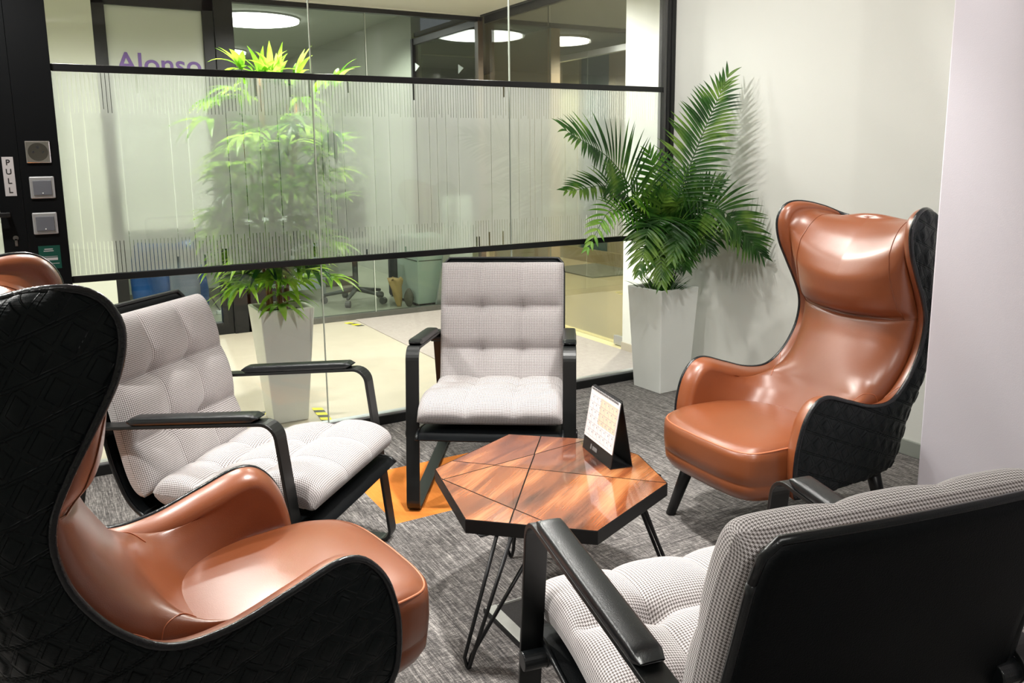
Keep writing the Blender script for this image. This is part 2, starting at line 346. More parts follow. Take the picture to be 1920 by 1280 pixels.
def wood():
    m, nt, b = newmat('sheesham_wood'); uv = N(nt, 'ShaderNodeUVMap'); mp = N(nt, 'ShaderNodeMapping'); L(nt, uv.outputs[0], mp.inputs[0])
    mp.inputs['Scale'].default_value = (2.2, 17.0, 1)
    n = N(nt, 'ShaderNodeTexNoise', inp={'Scale': 0.8, 'Detail': 4.0, 'Roughness': 0.5, 'Distortion': 0.5}); L(nt, mp.outputs[0], n.inputs['Vector'])
    mp2 = N(nt, 'ShaderNodeMapping'); L(nt, uv.outputs[0], mp2.inputs[0]); mp2.inputs['Scale'].default_value = (1.2, 6.0, 1)
    n2 = N(nt, 'ShaderNodeTexNoise', inp={'Scale': 1.0, 'Detail': 2.0, 'Distortion': 0.8}); L(nt, mp2.outputs[0], n2.inputs['Vector'])
    mp3 = N(nt, 'ShaderNodeMapping'); L(nt, uv.outputs[0], mp3.inputs[0]); mp3.inputs['Scale'].default_value = (8.0, 260.0, 1)
    n3 = N(nt, 'ShaderNodeTexNoise', inp={'Scale': 1.0, 'Detail': 3.0}); L(nt, mp3.outputs[0], n3.inputs['Vector'])
    f = M2(nt, 'ADD', M2(nt, 'MULTIPLY', n.outputs[0], 0.55), M2(nt, 'ADD', M2(nt, 'MULTIPLY', n2.outputs[0], 0.42), M2(nt, 'MULTIPLY', n3.outputs[0], 0.12)))
    cr = N(nt, 'ShaderNodeValToRGB'); L(nt, f, cr.inputs[0]); e = cr.color_ramp.elements
    e[0].position = 0.43; e[0].color = (*rgb(58, 28, 20), 1); e[1].position = 0.65; e[1].color = (*rgb(190, 128, 82), 1)
    k = cr.color_ramp.elements.new(0.49); k.color = (*rgb(112, 58, 36), 1); k = cr.color_ramp.elements.new(0.56); k.color = (*rgb(150, 84, 48), 1)
    L(nt, cr.outputs[0], b.inputs['Base Color']); b.inputs['Roughness'].default_value = 0.16; b.inputs['Coat Weight'].default_value = 1.0; b.inputs['Coat Roughness'].default_value = 0.05; b.inputs['Coat IOR'].default_value = 1.85
    return m
M_wood = wood()
def leafmat(name, c1, c2, c3):
    m, nt, b = newmat(name); tc = N(nt, 'ShaderNodeTexCoord')
    n = N(nt, 'ShaderNodeTexNoise', inp={'Scale': 7.0, 'Detail': 3.0}); L(nt, tc.outputs['Object'], n.inputs['Vector'])
    cr = N(nt, 'ShaderNodeValToRGB'); L(nt, n.outputs[0], cr.inputs[0]); e = cr.color_ramp.elements
    e[0].position = 0.35; e[0].color = (*c1, 1); e[1].position = 0.68; e[1].color = (*c3, 1); k = e.new(0.5); k.color = (*c2, 1)
    L(nt, cr.outputs[0], b.inputs['Base Color']); b.inputs['Roughness'].default_value = 0.35
    tr = N(nt, 'ShaderNodeBsdfTranslucent'); L(nt, cr.outputs[0], tr.inputs[0]); mx = N(nt, 'ShaderNodeMixShader', inp={0: 0.58})
    out = [x for x in nt.nodes if x.type == 'OUTPUT_MATERIAL'][0]
    L(nt, b.outputs[0], mx.inputs[1]); L(nt, tr.outputs[0], mx.inputs[2]); L(nt, mx.outputs[0], out.inputs[0])
    return m
M_palm = leafmat('palm_leaf', rgb(30, 66, 24), rgb(58, 104, 38), rgb(126, 160, 66))
M_palm_lt = leafmat('palm_leaf_light', rgb(60, 120, 30), rgb(104, 162, 44), rgb(160, 196, 84))
M_bam = leafmat('broad_leaf', rgb(84, 140, 34), rgb(140, 190, 56), rgb(196, 228, 104))
M_bam_dk = leafmat('broad_leaf_dark', rgb(24, 66, 40), rgb(40, 92, 48), rgb(90, 140, 60))
M_palmstem = simple('palm_stem', rgb(40, 74, 24), 0.5)

# ================================================================== THE SETTING
YG = 3.69      # glass partition plane
XW = 3.165     # right-hand wall
CZ = 2.45
def bx(name, a, mat, bevel=0, parent=None):
    return MB().box(*a).build(name, mat, parent, bevel=bevel)
struct(bx('floor', (-2.6, XW, -2.2, YG + 0.03, -0.05, 0.0), M_carpet))
struct(bx('floor_corridor', (-2.6, 2.135, YG + 0.03, 6.25, -0.05, 0.0), M_tilefloor))
struct(bx('floor_corridor_carpet', (2.135, 3.30, YG + 0.03, 6.25, -0.05, 0.004), M_corrcarpet))
struct(bx('floor_threshold', (3.30, 3.44, 4.28, 6.25, -0.05, 0.002), stone('threshold_stone', rgb(214, 200, 150), rgb(236, 226, 180), 0.3)))
struct(bx('floor_lobby', (3.44, 6.2, 3.0, 12.5, -0.05, 0.0), M_lobbyfloor))
struct(bx('floor_office', (-2.6, 3.44, 6.25, 12.5, -0.05, 0.0), M_officefloor))
struct(bx('ceiling', (-2.6, XW, -2.2, YG + 0.03, CZ, CZ + 0.05), M_ceil))
struct(bx('ceiling_corridor', (-2.6, 3.30, YG + 0.03, 6.25, 2.42, 2.47), M_ceil))
struct(bx('ceiling_office', (-2.6, 3.30, 6.33, 12.5, 2.66, 2.7), M_off_ceil))
struct(bx('ceiling_lobby', (3.33, 6.2, 3.0, 12.5, 2.42, 2.46), M_lobby_ceil))
struct(bx('wall_right', (XW, XW + 0.1, 1.4835, YG + 0.08, 0, CZ), M_wall))
struct(bx('wall_back', (-2.6, 2.3, -2.25, -2.2, 0, CZ), M_wall))
struct(bx('wall_left', (-2.65, -2.6, -2.25, 6.3, 0, 2.7), M_wall))
struct(bx('wall_pillar', (2.3, XW + 0.1, -2.25, 1.4835, 0, CZ), M_pillar, bevel=0.006))
struct(MB().box(XW - 0.012, XW, 1.4835, YG - 0.02, 0, 0.068).build('baseboard_right', M_base, bevel=0.003))
# corridor return wall beside the lounge glass, and its stone foot
struct(bx('wall_corridor', (3.31, 3.46, YG + 0.08, 4.295, 0, 2.42), M_wall))
struct(bx('baseboard_corridor', (3.300, 3.31, YG + 0.1, 4.295, 0, 0.055), stone('skirting_stone', rgb(176, 166, 150), rgb(206, 196, 178), 0.5, 20)))
struct(bx('wall_corridor_front', (XW + 0.1, 3.46, YG + 0.0, YG + 0.08, 0, 2.42), M_wall))
# office solid wall to the left of its door frame
struct(bx('wall_office_front', (-2.6, 0.434, 6.25, 6.33, 0, 2.42), M_wall_g))
struct(bx('wall_office_head', (-2.6, 3.313, 6.25, 6.33, 2.41, 2.7), M_ceil))
struct(bx('wall_office_back', (-2.6, 3.313, 12.4, 12.5, 0, 2.7), M_off_wall))
struct(bx('wall_office_low', (0.6, 2.75, 8.02, 8.12, 0, 0.62), M_off_wall))
struct(bx('baseboard_office', (0.6, 2.76, 8.005, 8.02, 0, 0.09), simple('skirting_grey', rgb(104, 104, 92), 0.6)))
# lobby: panelled far wall and bulkhead
lx = 5.78
for nm, y0, y1, mt, dx in (('brown', 9.04, 10.45, M_lobby_brown, -0.10), ('olive', 8.40, 9.04, M_lobby_olive, 0.0), ('teal', 7.74, 8.40, M_lobby_teal, 0.03), ('tan', 4.0, 7.74, M_lobby_tan, -0.05), ('olive_far', 10.45, 12.4, M_lobby_olive, 0.0)):
    struct(bx('wall_lobby_' + nm, (lx + dx, lx + 0.15, y0, y1, 0, 2.66), mt))
struct(bx('baseboard_lobby', (lx - 0.07, lx - 0.05, 4.0, 9.04, 0, 0.16), M_skirt))
struct(bx('wall_lobby_end', (3.313, 6.0, 12.3, 12.4, 0, 2.66), M_lobby_tan))
struct(bx('wall_lobby_near', (3.46, 6.0, 3.6, 3.7, 0, 2.66), M_lobby_tan))
struct(bx('trim_10', (3.42, 4.15, 7.9, 8.0, 2.30, 2.42), M_lobby_tan))
struct(bx('trim_11', (5.2, 5.26, 4.0, 9.0, 2.30, 2.36), M_alu))
struct(bx('wall_lobby_block', (4.2, 4.3, 6.56, 7.68, 0, 2.42), M_lobby_brown))
# dark entrance mat in the lobby
mat_o = bx('entrance_mat', (5.0, 5.68, 7.0, 7.9, 0.0, 0.012), simple('mat_rubber', rgb(84, 84, 70), 0.9, noise=0.2, nscale=80))
tag(mat_o, 'dark grey entrance mat on the yellow lobby floor beyond the glass', 'mat')

# ---- office front: black frames, glass
def frame(name, a): return struct(bx(name, a, M_black, bevel=0.003))
YF = 6.28
door = MB()
for a in ((0.434, 0.512, YF - 0.03, YF + 0.04, 0.0, 2.38), (0.434, 1.20, YF - 0.03, YF + 0.04, 2.30, 2.38), (1.125, 1.20, YF - 0.03, YF + 0.04, 0.0, 2.38), (0.51, 1.13, YF - 0.03, YF + 0.04, 0.0, 0.09)): door.box(*a)
d3 = struct(door.build('door_2', M_black, bevel=0.003))
struct(MB().box(0.512, 1.125, YF - 0.004, YF + 0.006, 0.09, 0.80).build('door_pane', M_glass_off, d3))
struct(MB().box(0.512, 1.125, YF - 0.004, YF + 0.006, 0.80, 2.30).build('door_glass', simple('backed_glass', rgb(186, 192, 182), 0.25), d3))
frame('trim_1', (1.20, 1.33, YF - 0.045, YF + 0.05, 0.0, 2.40))
frame('trim_2', (1.33, 3.33, YF - 0.03, YF + 0.03, 2.375, 2.41))
struct(bx('trim_3', (1.33, 3.33, YF - 0.03, YF + 0.03, 0.0, 0.045), simple('dark_channel', rgb(84, 84, 78), 0.4)))
frame('trim_4', (1.30, 1.62, YF - 0.045, YF + 0.0, 0.0, 0.42))
for i, (a, b) in enumerate(((1.33, 2.32), (2.325, 3.31))):
    struct(bx('window_%d' % (i + 5), (a, b, YF - 0.006, YF + 0.006, 0.045, 2.375), M_glass_off))
struct(bx('trim_5', (2.32, 2.325, YF - 0.007, YF + 0.007, 0.045, 2.375), M_glass_edge))
# office side wall in glass, running away from us
struct(bx('window_7', (3.307, 3.319, YF + 0.03, 7.62, 0.045, 2.34), M_glass_off))
frame('trim_6', (3.30, 3.33, YF + 0.03, 7.66, 2.34, 2.40))
frame('trim_7', (3.29, 3.33, 7.62, 7.66, 0.0, 2.40))
struct(bx('trim_8', (3.29, 3.335, YF - 0.03, YF + 0.03, 0.045, 2.41), simple('bronze_post', rgb(92, 78, 62), 0.35)))
struct(bx('wall_office_side', (3.30, 3.40, 7.66, 12.4, 0, 2.7), M_off_wall))
for (yy, zz) in ((7.53, 2.132), (6.60, 2.03)):
    t = MB().add([(3.300, yy - 0.05, zz), (3.300, yy + 0.05, zz + 0.04), (3.300, yy + 0.05, zz - 0.04), (3.304, yy - 0.05, zz), (3.304, yy + 0.05, zz + 0.04), (3.304, yy + 0.05, zz - 0.04)], [(0, 1, 2), (5, 4, 3), (0, 3, 4, 1), (1, 4, 5, 2), (2, 5, 3, 0)]).build('glass_marker', M_white)
    tag(t, 'small white triangle sticker on office side glass, ' + ('nearer the dark corner frame' if yy > 7 else 'nearer the bronze post'), 'sticker', 'triangle stickers on the side glass')

def text_mesh(name, s, size, mat, parent=None, extrude=0.0008, align='CENTER', spacing=1.0):
    c = bpy.data.curves.new(name, 'FONT'); c.body = s; c.size = size; c.extrude = extrude; c.align_x = align; c.space_character = spacing; c.offset = size * 0.012
    t = bpy.data.objects.new(name + '_tmp', c); COL.objects.link(t)
    me = bpy.data.meshes.new_from_object(t.evaluated_get(bpy.context.evaluated_depsgraph_get()))
    bpy.data.objects.remove(t); me.name = name
    return obj(name, me, mat, parent, smooth=False)
w = text_mesh('lettering', 'Alonso', 0.19, M_purple); w.location = (0.832, YF - 0.006, 1.868); w.rotation_euler = (math.pi / 2, 0, 0)
tag(w, 'purple vinyl name lettering on pale glass of the office door', 'lettering')

# ---- glass partition of the lounge
G0, G1 = 0.098, 3.10
seams = [G0, 1.108, 2.116, G1]
for i in range(3):
    a, b = seams[i] + (0.0015 if i else 0), seams[i + 1] - 0.0015
    struct(bx('window_%d' % (i + 1), (a, b, YG - 0.005, YG + 0.005, 0.05, CZ), M_glass))
for i, sx in enumerate(seams[1:3]):
    struct(bx('trim_%d' % (20 + i), (sx - 0.002, sx + 0.002, YG - 0.0056, YG + 0.0056, 0.05, CZ), M_glass_edge))
frame('trim_22', (G0, XW, YG - 0.022, YG + 0.022, 0.0, 0.045))
struct(bx('trim_23', (G0, 3.1, YG - 0.014, YG + 0.03, 0.045, 0.055), M_alu))
frame('trim_24', (G0, 3.105, YG - 0.014, YG - 0.006, 1.628, 1.657))
frame('trim_25', (G0, 3.105, YG - 0.014, YG - 0.006, 0.810, 0.839))
frame('trim_26', (3.14, XW, YG - 0.035, YG + 0.03, 0.0, CZ))
struct(bx('trim_27', (3.098, 3.14, YG - 0.02, YG + 0.03, 0.045, CZ), simple('grey_mullion', rgb(92, 92, 92), 0.25, metal=0.6)))
frame('trim_28', (3.117, 3.124, YG - 0.026, YG - 0.018, 0.045, CZ))
frame('trim_29', (G0, 3.1, YG - 0.02, YG + 0.02, CZ - 0.05, CZ))
# black post with switches, then the door leaf
struct(bx('wall_post', (-0.038, G0, YG - 0.03, YG + 0.04, 0, CZ), M_postblk, bevel=0.002))
dl = struct(MB().box(-0.119, -0.0382, YG - 0.03, YG + 0.02, 0.0, 2.3).box(-1.0, -0.92, YG - 0.03, YG + 0.02, 0, 2.3).box(-0.92, -0.119, YG - 0.03, YG + 0.02, 0, 0.1).box(-0.92, -0.119, YG - 0.03, YG + 0.02, 2.2, 2.3).build('door_1', M_postblk, bevel=0.002))
struct(MB().box(-0.92, -0.119, YG - 0.012, YG - 0.004, 0.1, 2.2).build('door_glass', M_frost, dl))
struct(MB().box(-0.24, -0.085, YG - 0.075, YG - 0.06, 1.085, 1.103).box(-0.10, -0.085, YG - 0.07, YG - 0.03, 1.085, 1.103).build('door_handle', M_black, dl, bevel=0.003))
struct(MB().tube([(-0.077, YG - 0.034, 1.003), (-0.077, YG - 0.03, 1.003)], 0.0095, 16).box(-0.0815, -0.0725, YG - 0.034, YG - 0.03, 0.972, 1.0).build('key_cylinder', M_chrome, dl))
struct(bx('wall_front_left', (-2.6, -1.0, YG - 0.03, YG + 0.04, 0, CZ), M_wall))
struct(bx('wall_front_head', (-1.0, -0.038, YG - 0.03, YG + 0.04, 2.3, CZ), M_wall))

# frosted film: one slab whose faces are frost or clear slits
def film(x0, x1, z0, z1):
    rnd = random.Random(4)
    full = [0.151, 0.196, 0.32, 0.507, 0.575, 0.734, 0.801, 0.869, 0.949, 1.143, 1.173, 1.2, 1.243, 1.389, 1.468, 1.535, 1.606, 1.673, 1.713, 1.761, 1.828, 2.01, 2.171, 2.238, 2.267, 2.309, 2.455, 2.534, 2.66, 2.80]
    full = [f for f in full if x0 + 0.01 < f < x1 - 0.01]
    slits = []   # (xa, xb, clear z ranges)
    x = x0 + 0.018
    fi = sorted(full); zt, zb = 1.475, 0.968
    xs = []
    while x < x1 - 0.012:
        near = [f for f in fi if abs(f - x) < 0.0073]
        xs.append((near[0], True) if near else (x, False)); x = (near[0] if near else x) + 0.0146
    for c, isfull in xs:
        r = rnd.random(); w = 0.0014
        if isfull: rngs = [(z0, z1)]
        else:
            rngs = [(z0, zb + rnd.choice((0, 0, 0.0, -0.02))), (zt + rnd.choice((0, 0, 0.0, 0.015)), z1)]
        slits.append((c - w, c + w, rngs))
        if r < 0.09 and not isfull:      # short wide bar hanging from the rail / standing on it
            h = rnd.choice((0.025, 0.05, 0.075)); slits[-1] = (c - w, c + w, rngs); slits.append((c + w, c + w + 0.0075, [(z1 - h, z1)]))
        elif r < 0.17 and not isfull:
            h = rnd.choice((0.025, 0.05, 0.07)); slits.append((c + w, c + w + 0.0075, [(z0, z0 + h)]))
    cols = [x0]
    flags = []
    for a, b, rg in slits:
        if a > cols[-1] + 1e-5: cols.append(a); flags.append([])
        cols.append(b); flags.append(rg)
    if cols[-1] < x1: cols.append(x1); flags.append([])
    zs = sorted({z0, z1} | {round(z, 4) for rg in flags for r in rg for z in r})
    nx, nz = len(cols), len(zs); V = []
    ya, yb = YG + 0.006, YG + 0.0085
    for y in (ya, yb):
        for xx in cols:
            for zz in zs: V.append((xx, y, zz))
    F, mi = [], []; off = nx * nz
    for i in range(nx - 1):
        for j in range(nz - 1):
            zc = (zs[j] + zs[j + 1]) / 2; c = any(r[0] <= zc <= r[1] for r in flags[i])
            q = (i * nz + j, (i + 1) * nz + j, (i + 1) * nz + j + 1, i * nz + j + 1)
            F.append(q); F.append(tuple(k + off for k in reversed(q))); mi += [int(c)] * 2
    for i in range(nx - 1):
        F.append((i * nz, i * nz + off, (i + 1) * nz + off, (i + 1) * nz)); F.append(((i + 1) * nz - 1, (i + 2) * nz - 1, (i + 2) * nz - 1 + off, (i + 1) * nz - 1 + off)); mi += [0, 0]
    for j in range(nz - 1):
        F.append((j, j + 1, j + 1 + off, j + off)); k = (nx - 1) * nz + j; F.append((k, k + off, k + 1 + off, k + 1)); mi += [0, 0]
    o = mk('window_film', V, F, [M_frost, M_filmclear]); o.data.polygons.foreach_set('material_index', mi)
    return o
struct(film(G0, 3.098, 0.838, 1.629))

# fittings on the post
def plate(name, cx, cz, kind, label):
    t = thing(name, label, 'socket' if kind == 'socket' else 'switch', (cx, YG - 0.03, cz))
    f = MB().box(-0.042, 0.042, -0.008, 0.0, -0.042, 0.042).build('frame', M_chrome if kind == 'socket' else M_alu, t, bevel=0.004)
    if kind == 'socket':
        MB().tube([(0, -0.004, 0), (0, -0.009, 0)], 0.034, 28).build('face', simple('socket_face', (0.3, 0.29, 0.27), 0.15, metal=1.0), t)
        MB().tube([(-0.016, -0.008, 0), (-0.016, -0.012, 0)], 0.0045, 12).tube([(0.016, -0.008, 0), (0.016, -0.012, 0)], 0.0045, 12).tube([(0, -0.008, 0.018), (0, -0.012, 0.018)], 0.006, 12).build('pin_hole', M_ink, t)
    else:
        MB().box(-0.031, 0.031, -0.013, -0.006, -0.029, 0.027).build('rocker', M_grey, t, bevel=0.002)
        MB().tube([(0, -0.0125, -0.021), (0, -0.0145, -0.021)], 0.0025, 8).build('indicator', M_white, t)
    return t
plate('wall_socket', 0.027, 1.325, 'socket', 'shiny chrome wall socket on black post, topmost of the three square plates')
plate('light_switch', 0.029, 1.191, 'switch', 'grey rocker switch in silver frame directly below the chrome socket').__setitem__('group', 'rocker switches on the black post')
plate('light_switch', 0.026, 1.054, 'switch', 'grey rocker switch in silver frame directly above the green sticker').__setitem__('group', 'rocker switches on the black post')
t = thing('green_sticker', 'small green sticker with white print low on the black post', 'sticker', (0.030, YG - 0.03, 0.922))
MB().box(-0.037, 0.037, -0.001, 0.0, -0.045, 0.045).build('backing', M_green, t)
q = MB()
for a in ((-0.017, 0.012, 0.030, 0.0335), (-0.02, 0.014, 0.023, 0.026), (-0.026, 0.026, 0.002, 0.0035), (-0.026, 0.026, -0.012, -0.002), (-0.026, 0.03, -0.026, -0.024)): q.box(a[0], a[1], -0.0018, -0.001, a[2], a[3])
q.build('print', M_tagw, t)
t = thing('pull_sign', 'narrow silver PULL sticker on the stile of the black door', 'sign', (-0.076, YG - 0.03, 1.235))
MB().box(-0.0185, 0.0185, -0.0015, 0.0, -0.073, 0.073).build('plate', M_tagw, t)
for i, ch in enumerate('PULL'):
    w = text_mesh('letter', ch, 0.029, M_ink, t, 0.0004); w.location = (0, -0.0022, 0.043 - i * 0.0345); w.rotation_euler = (math.pi / 2, 0, 0)

# ---- glass door leaf of the lobby
t = thing('glass_door', 'frameless glass door leaf with metal corner fittings between corridor and lobby', 'door', (3.36, 4.33, 0))
MB().box(-0.006, 0.006, 0.0, 0.95, 0.012, 2.36).build('door_leaf', M_glass_door, t)
MB().box(-0.014, 0.014, 0.0, 0.11, 0.008, 0.07).build('corner_fitting', M_alu, t, bevel=0.003)
MB().box(-0.014, 0.014, 0.85, 0.97, 0.008, 0.07).build('corner_fitting', M_alu, t, bevel=0.003)
struct(bx('window_8', (3.354, 3.366, 5.30, 6.25, 0.0, 2.4), M_glass_door))
struct(bx('trim_9', (3.35, 3.37, 4.28, 6.25, 2.36, 2.42), M_black))

# ---- office ceiling lights
def disc(cx, cy, cz, r, label):
    t = thing('ceiling_light', label, 'ceiling light', (cx, cy, cz))
    MB().tube([(0, 0, 0.0), (0, 0, -0.03)], r, 48).build('diffuser', M_lamp, t, smooth=False)
    MB().tube([(0, 0, 0.01), (0, 0, -0.012)], r + 0.012, 48).build('rim', M_alu, t)
    return t
disc(2.06, 8.72, 2.655, 0.44, 'large round white ceiling light in the office, nearest the top left frame')
disc(2.17, 11.55, 2.655, 0.42, 'round white ceiling light seen half behind the dark office post, farther back')
disc(4.66, 7.12, 2.41, 0.29, 'round white ceiling light in the lobby above the teal panel')

# ================================================================== SLING LOUNGE CHAIRS
def round_path(pts, rad, n=7):
    """open polyline with rounded corners (2D)"""
    out = [np.array(pts[0], float)]
    for i in range(1, len(pts) - 1):
        p, a, b = (np.array(pts[k], float) for k in (i, i - 1, i + 1)); r = rad[i - 1]
        da, db = (a - p) / np.linalg.norm(a - p), (b - p) / np.linalg.norm(b - p)
        ang = math.acos(np.clip(da @ db, -1, 1)); d = r / math.tan(ang / 2); c = p + (da + db) / np.linalg.norm(da + db) * r / math.sin(ang / 2)
        s = p + da * d - c; e = p + db * d - c; a0 = math.atan2(s[1], s[0]); a1 = math.atan2(e[1], e[0]); dd = (a1 - a0 + math.pi) % (2 * math.pi) - math.pi
        for k in range(n + 1): th = a0 + dd * k / n; out.append(c + r * np.array([math.cos(th), math.sin(th)]))
    out.append(np.array(pts[-1], float)); return np.array(out)
def ribbon(path, th, v0, v1, closed=False, off=0.0):
    """flat bar following a (u,z) path: thickness th, from v0 to v1"""
    P = np.asarray(path); n = len(P); mb = MB()
    if closed: T = np.roll(P, -1, 0) - np.roll(P, 1, 0)
    else: T = np.gradient(P, axis=0)
    T /= np.linalg.norm(T, axis=1)[:, None]; Nn = np.c_[-T[:, 1], T[:, 0]]
    A = P + Nn * (off + th / 2); B = P + Nn * (off - th / 2); V = []
    for i in range(n): V += [(A[i][0], v0, A[i][1]), (A[i][0], v1, A[i][1]), (B[i][0], v1, B[i][1]), (B[i][0], v0, B[i][1])]
    F = []
    for i in range(n if closed else n - 1):
        a, b = i * 4, ((i + 1) % n) * 4
        for k in range(4): F.append((a + k, b + k, b + (k + 1) % 4, a + (k + 1) % 4))
    if not closed: F += [(0, 1, 2, 3), ((n - 1) * 4 + 3, (n - 1) * 4 + 2, (n - 1) * 4 + 1, (n - 1) * 4)]
    return mb.add(V, F)
SHELL = [(-0.661, 0.849), (-0.643, 0.79), (-0.615, 0.69), (-0.590, 0.60), (-0.570, 0.50), (-0.545, 0.40), (-0.505, 0.315), (-0.45, 0.272), (-0.37, 0.258), (-0.22, 0.268), (-0.06, 0.292), (0.03, 0.308), (0.085, 0.306), (0.105, 0.290)]
def cushion(name, mid, hth, Wc, seams_a, rows_uv0, parent, vs=(-1/3., 1/3.)):
    """pillow around a midline (u,z) path: hth half thickness per end, tufted by grooves at seams_a and lengthwise at vs"""
    na, nb = 90, 84
    al = np.sin(np.linspace(-np.pi/2, np.pi/2, na)) * 0.35 + np.linspace(-1, 1, na) * 0.65
    be = np.sin(np.linspace(-np.pi/2, np.pi/2, nb)) * 0.35 + np.linspace(-1, 1, nb) * 0.65
    Mp = crs(mid, 400); d = np.r_[0, np.cumsum(np.linalg.norm(np.diff(Mp, axis=0), axis=1))]; Ltot = d[-1]
    t = (al + 1) / 2 * Ltot; mu = np.interp(t, d, Mp[:, 0]); mz = np.interp(t, d, Mp[:, 1])
    tu = np.gradient(mu, t); tz = np.gradient(mz, t); nn = np.hypot(tu, tz); nu_, nz_ = tz / nn, -tu / nn   # normal candidates
    # flip so that the normal faces the sitter (forward / up)
    if nz_[na // 2] + nu_[na // 2] < 0: nu_, nz_ = -nu_, -nz_
    A, B = np.meshgrid(al, be, indexing='ij')
    ea = (1 - np.abs(A) ** 14); eb = (1 - np.abs(B) ** 16)
    e = np.sqrt(np.clip(ea, 0, 1)) * np.sqrt(np.clip(eb, 0, 1))
    tt = (A + 1) / 2 * Ltot; vv = B * Wc
    tuft = np.zeros_like(A)
    sa = [s * Ltot for s in seams_a]; sv = [v * Wc for v in vs]
    fa = 1 - smooth01(0.86, 1.0, np.abs(B))*0.6
    for s in sa: tuft -= (0.014 * np.exp(-np.abs(tt - s) / 0.009) + 0.017 * np.exp(-((tt - s) / 0.038) ** 2)) * fa
    for v in sv: tuft -= 0.007 * np.exp(-np.abs(vv - v) / 0.005) + 0.009 * np.exp(-((vv - v) / 0.034) ** 2)
    for s in sa:
        for v in sv: tuft -= 0.016 * np.exp(-(((tt - s) / 0.024) ** 2 + ((vv - v) / 0.034) ** 2))
    rs = np.random.RandomState(3)
    for k in range(14):
        cx_, cy_, a_ = rs.uniform(0, Ltot), rs.uniform(-Wc, Wc), rs.uniform(-0.0025, 0.003)
        tuft += a_ * np.exp(-(((tt - cx_) / 0.05) ** 2 + ((vv - cy_) / 0.06) ** 2))
    H = hth * e
    top = H + tuft * np.clip(e, 0, 1) * (np.clip(e * 1.5, 0, 1)); bot = -H
    V = []; uv = []
    for sgn, D in ((1, top), (-1, bot)):
        P = np.stack([mu[:, None] + nu_[:, None] * D, vv, mz[:, None] + nz_[:, None] * D], axis=2)
        Ds = H * sgn; Q = np.stack([mu[:, None] + nu_[:, None] * Ds, vv, mz[:, None] + nz_[:, None] * Ds], axis=2)
        du = np.concatenate([np.zeros((na, 1)), np.cumsum(np.linalg.norm(np.diff(Q, axis=1), axis=2), axis=1)], axis=1); du -= du[:, nb // 2:nb // 2 + 1]
        dv = np.concatenate([np.zeros((1, nb)), np.cumsum(np.linalg.norm(np.diff(Q, axis=0), axis=2), axis=0)], axis=0); dv -= dv[na // 2:na // 2 + 1, :]
        V += P.reshape(-1, 3).tolist(); uv += np.stack([du, dv + rows_uv0], axis=2).reshape(-1, 2).tolist()
    F = grid_faces(na, nb, flip=False); n0 = na * nb; F += [tuple(k + n0 for k in reversed(f)) for f in F]
    o = mk(name, V, F, M_hound, parent, True, uv)
    bm = bmesh.new(); bm.from_mesh(o.data); bmesh.ops.recalc_face_normals(bm, faces=bm.faces); bm.to_mesh(o.data); bm.free()
    return o
